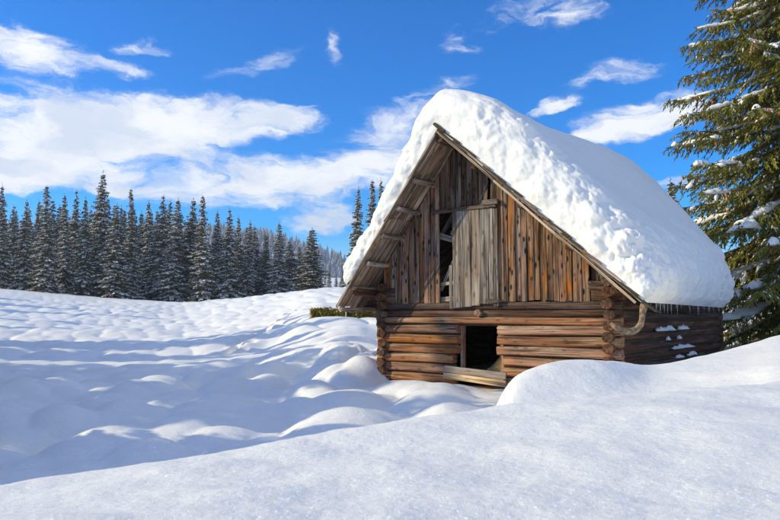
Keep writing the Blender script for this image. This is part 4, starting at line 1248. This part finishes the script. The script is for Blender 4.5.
# ------------------------------------------------------------------ clipped hedge with a post, left of the barn
hA = at(311, 322, 33.5); hB = at(400, 322, 33.5)
hl = (hB - hA).length
hed = bpy.data.objects.new('hedge', None); COL.objects.link(hed)
hed.location = (hA.x, 33.5, hA.z - .25)
tag(hed, 'low yellow green clipped hedge behind the left eave of the barn', 'hedge')
g = np.random.default_rng(8)
n = 9000
hh = zat(340, 310.5, 33.5) - (hA.z - .25)
Px = g.uniform(0, hl, n); Py = g.uniform(-.45, .45, n); Pz = hh * g.uniform(0, 1, n) ** .7
f_ = g.integers(0, 3, n)
Py = np.where(f_ == 0, -.45 + g.normal(0, .05, n), Py); Pz = np.where(f_ == 1, hh + g.normal(0, .03, n), Pz)
Pz = Pz + .03 * np.sin(Px * 3)
V, F = sprays(np.stack([Px, Py, Pz], -1), g.normal(0, 1, (n, 3)) + np.array([0, -.4, .3]), g.uniform(.08, .15, n), g.uniform(.03, .055, n), np.array([0, 0, 1.0]), g)
link('leaves', mesh_np('leaves', V, F, M_HEDGE), hed)
link('core', mesh_py('core', [(.05, -.35, 0), (hl - .05, -.35, 0), (hl - .05, .35, 0), (.05, .35, 0), (.05, -.35, hh * .9), (hl - .05, -.35, hh * .9), (hl - .05, .35, hh * .9), (.05, .35, hh * .9)],
     [(0, 1, 5, 4), (1, 2, 6, 5), (2, 3, 7, 6), (3, 0, 4, 7), (4, 5, 6, 7)], M_NEEDLE), hed)
cx_ = np.linspace(0.4, hl, 60); cy_ = np.linspace(-.42, .42, 9)
CX, CY = np.meshgrid(cx_, cy_, indexing='ij')
CZ = hh + .015 + .10 * np.clip(1 - (CY / .42) ** 4, 0, 1) * np.clip(.55 + 1.6 * fbm(CX * 1.1, CY * 1.5, 12, 3), 0, 1.2) * sstep(CX, .4, 1.2)
I = np.arange(CX.size).reshape(CX.shape)
link('snow_cap', mesh_np('snow_cap', np.stack([CX, CY, CZ], -1).reshape(-1, 3), np.stack([I[:-1, :-1], I[1:, :-1], I[1:, 1:], I[:-1, 1:]], -1).reshape(-1, 4), M_TSNOW, True), hed)
pt = at(346, 321, 32.2)
ph_ = zat(346, 307.5, 32.2) - pt.z + .5
pv = [Vector((0, 0, 0)), Vector((0.004, 0, ph_ * .5)), Vector((.0, 0, ph_ * .97)), Vector((0, 0, ph_))]
v_, f_ = tube(pv, [.035, .032, .03, .018], 8)
po = link('fence_post', mesh_py('fence_post', v_, f_, M_PALE, True), None, None, (pt.x, pt.y, pt.z - .5))
tag(po, 'thin pale post standing in front of the hedge', 'post')

# ------------------------------------------------------------------ thin winter air
def haze_box(x0, x1, y0, y1, z0, z1):
    v = [(x0, y0, z0), (x1, y0, z0), (x1, y1, z0), (x0, y1, z0), (x0, y0, z1), (x1, y0, z1), (x1, y1, z1), (x0, y1, z1)]
    f = [(3, 2, 1, 0), (4, 5, 6, 7), (0, 1, 5, 4), (1, 2, 6, 5), (2, 3, 7, 6), (3, 0, 4, 7)]
    m = bpy.data.materials.new('air'); m.use_nodes = True
    nt_ = m.node_tree; nt_.nodes.clear()
    pv_ = nt_.nodes.new('ShaderNodeVolumePrincipled'); oo = nt_.nodes.new('ShaderNodeOutputMaterial')
    pv_.inputs['Color'].default_value = (.80, .88, 1.0, 1); pv_.inputs['Density'].default_value = HAZE; pv_.inputs['Anisotropy'].default_value = .2
    nt_.links.new(pv_.outputs[0], oo.inputs['Volume'])
    o = link('haze', mesh_py('haze', v, f, m)); o['kind'] = 'stuff'; o['label'] = 'thin bluish winter air over the meadow and hill'
    return o
HAZE = 0.00032
haze_box(-3400, 3400, -3400, 3400, float(GZ.min()) - 1.0, max(float(GZ.max()), float(np.array(VV)[:, 2].max())) + 4.0)
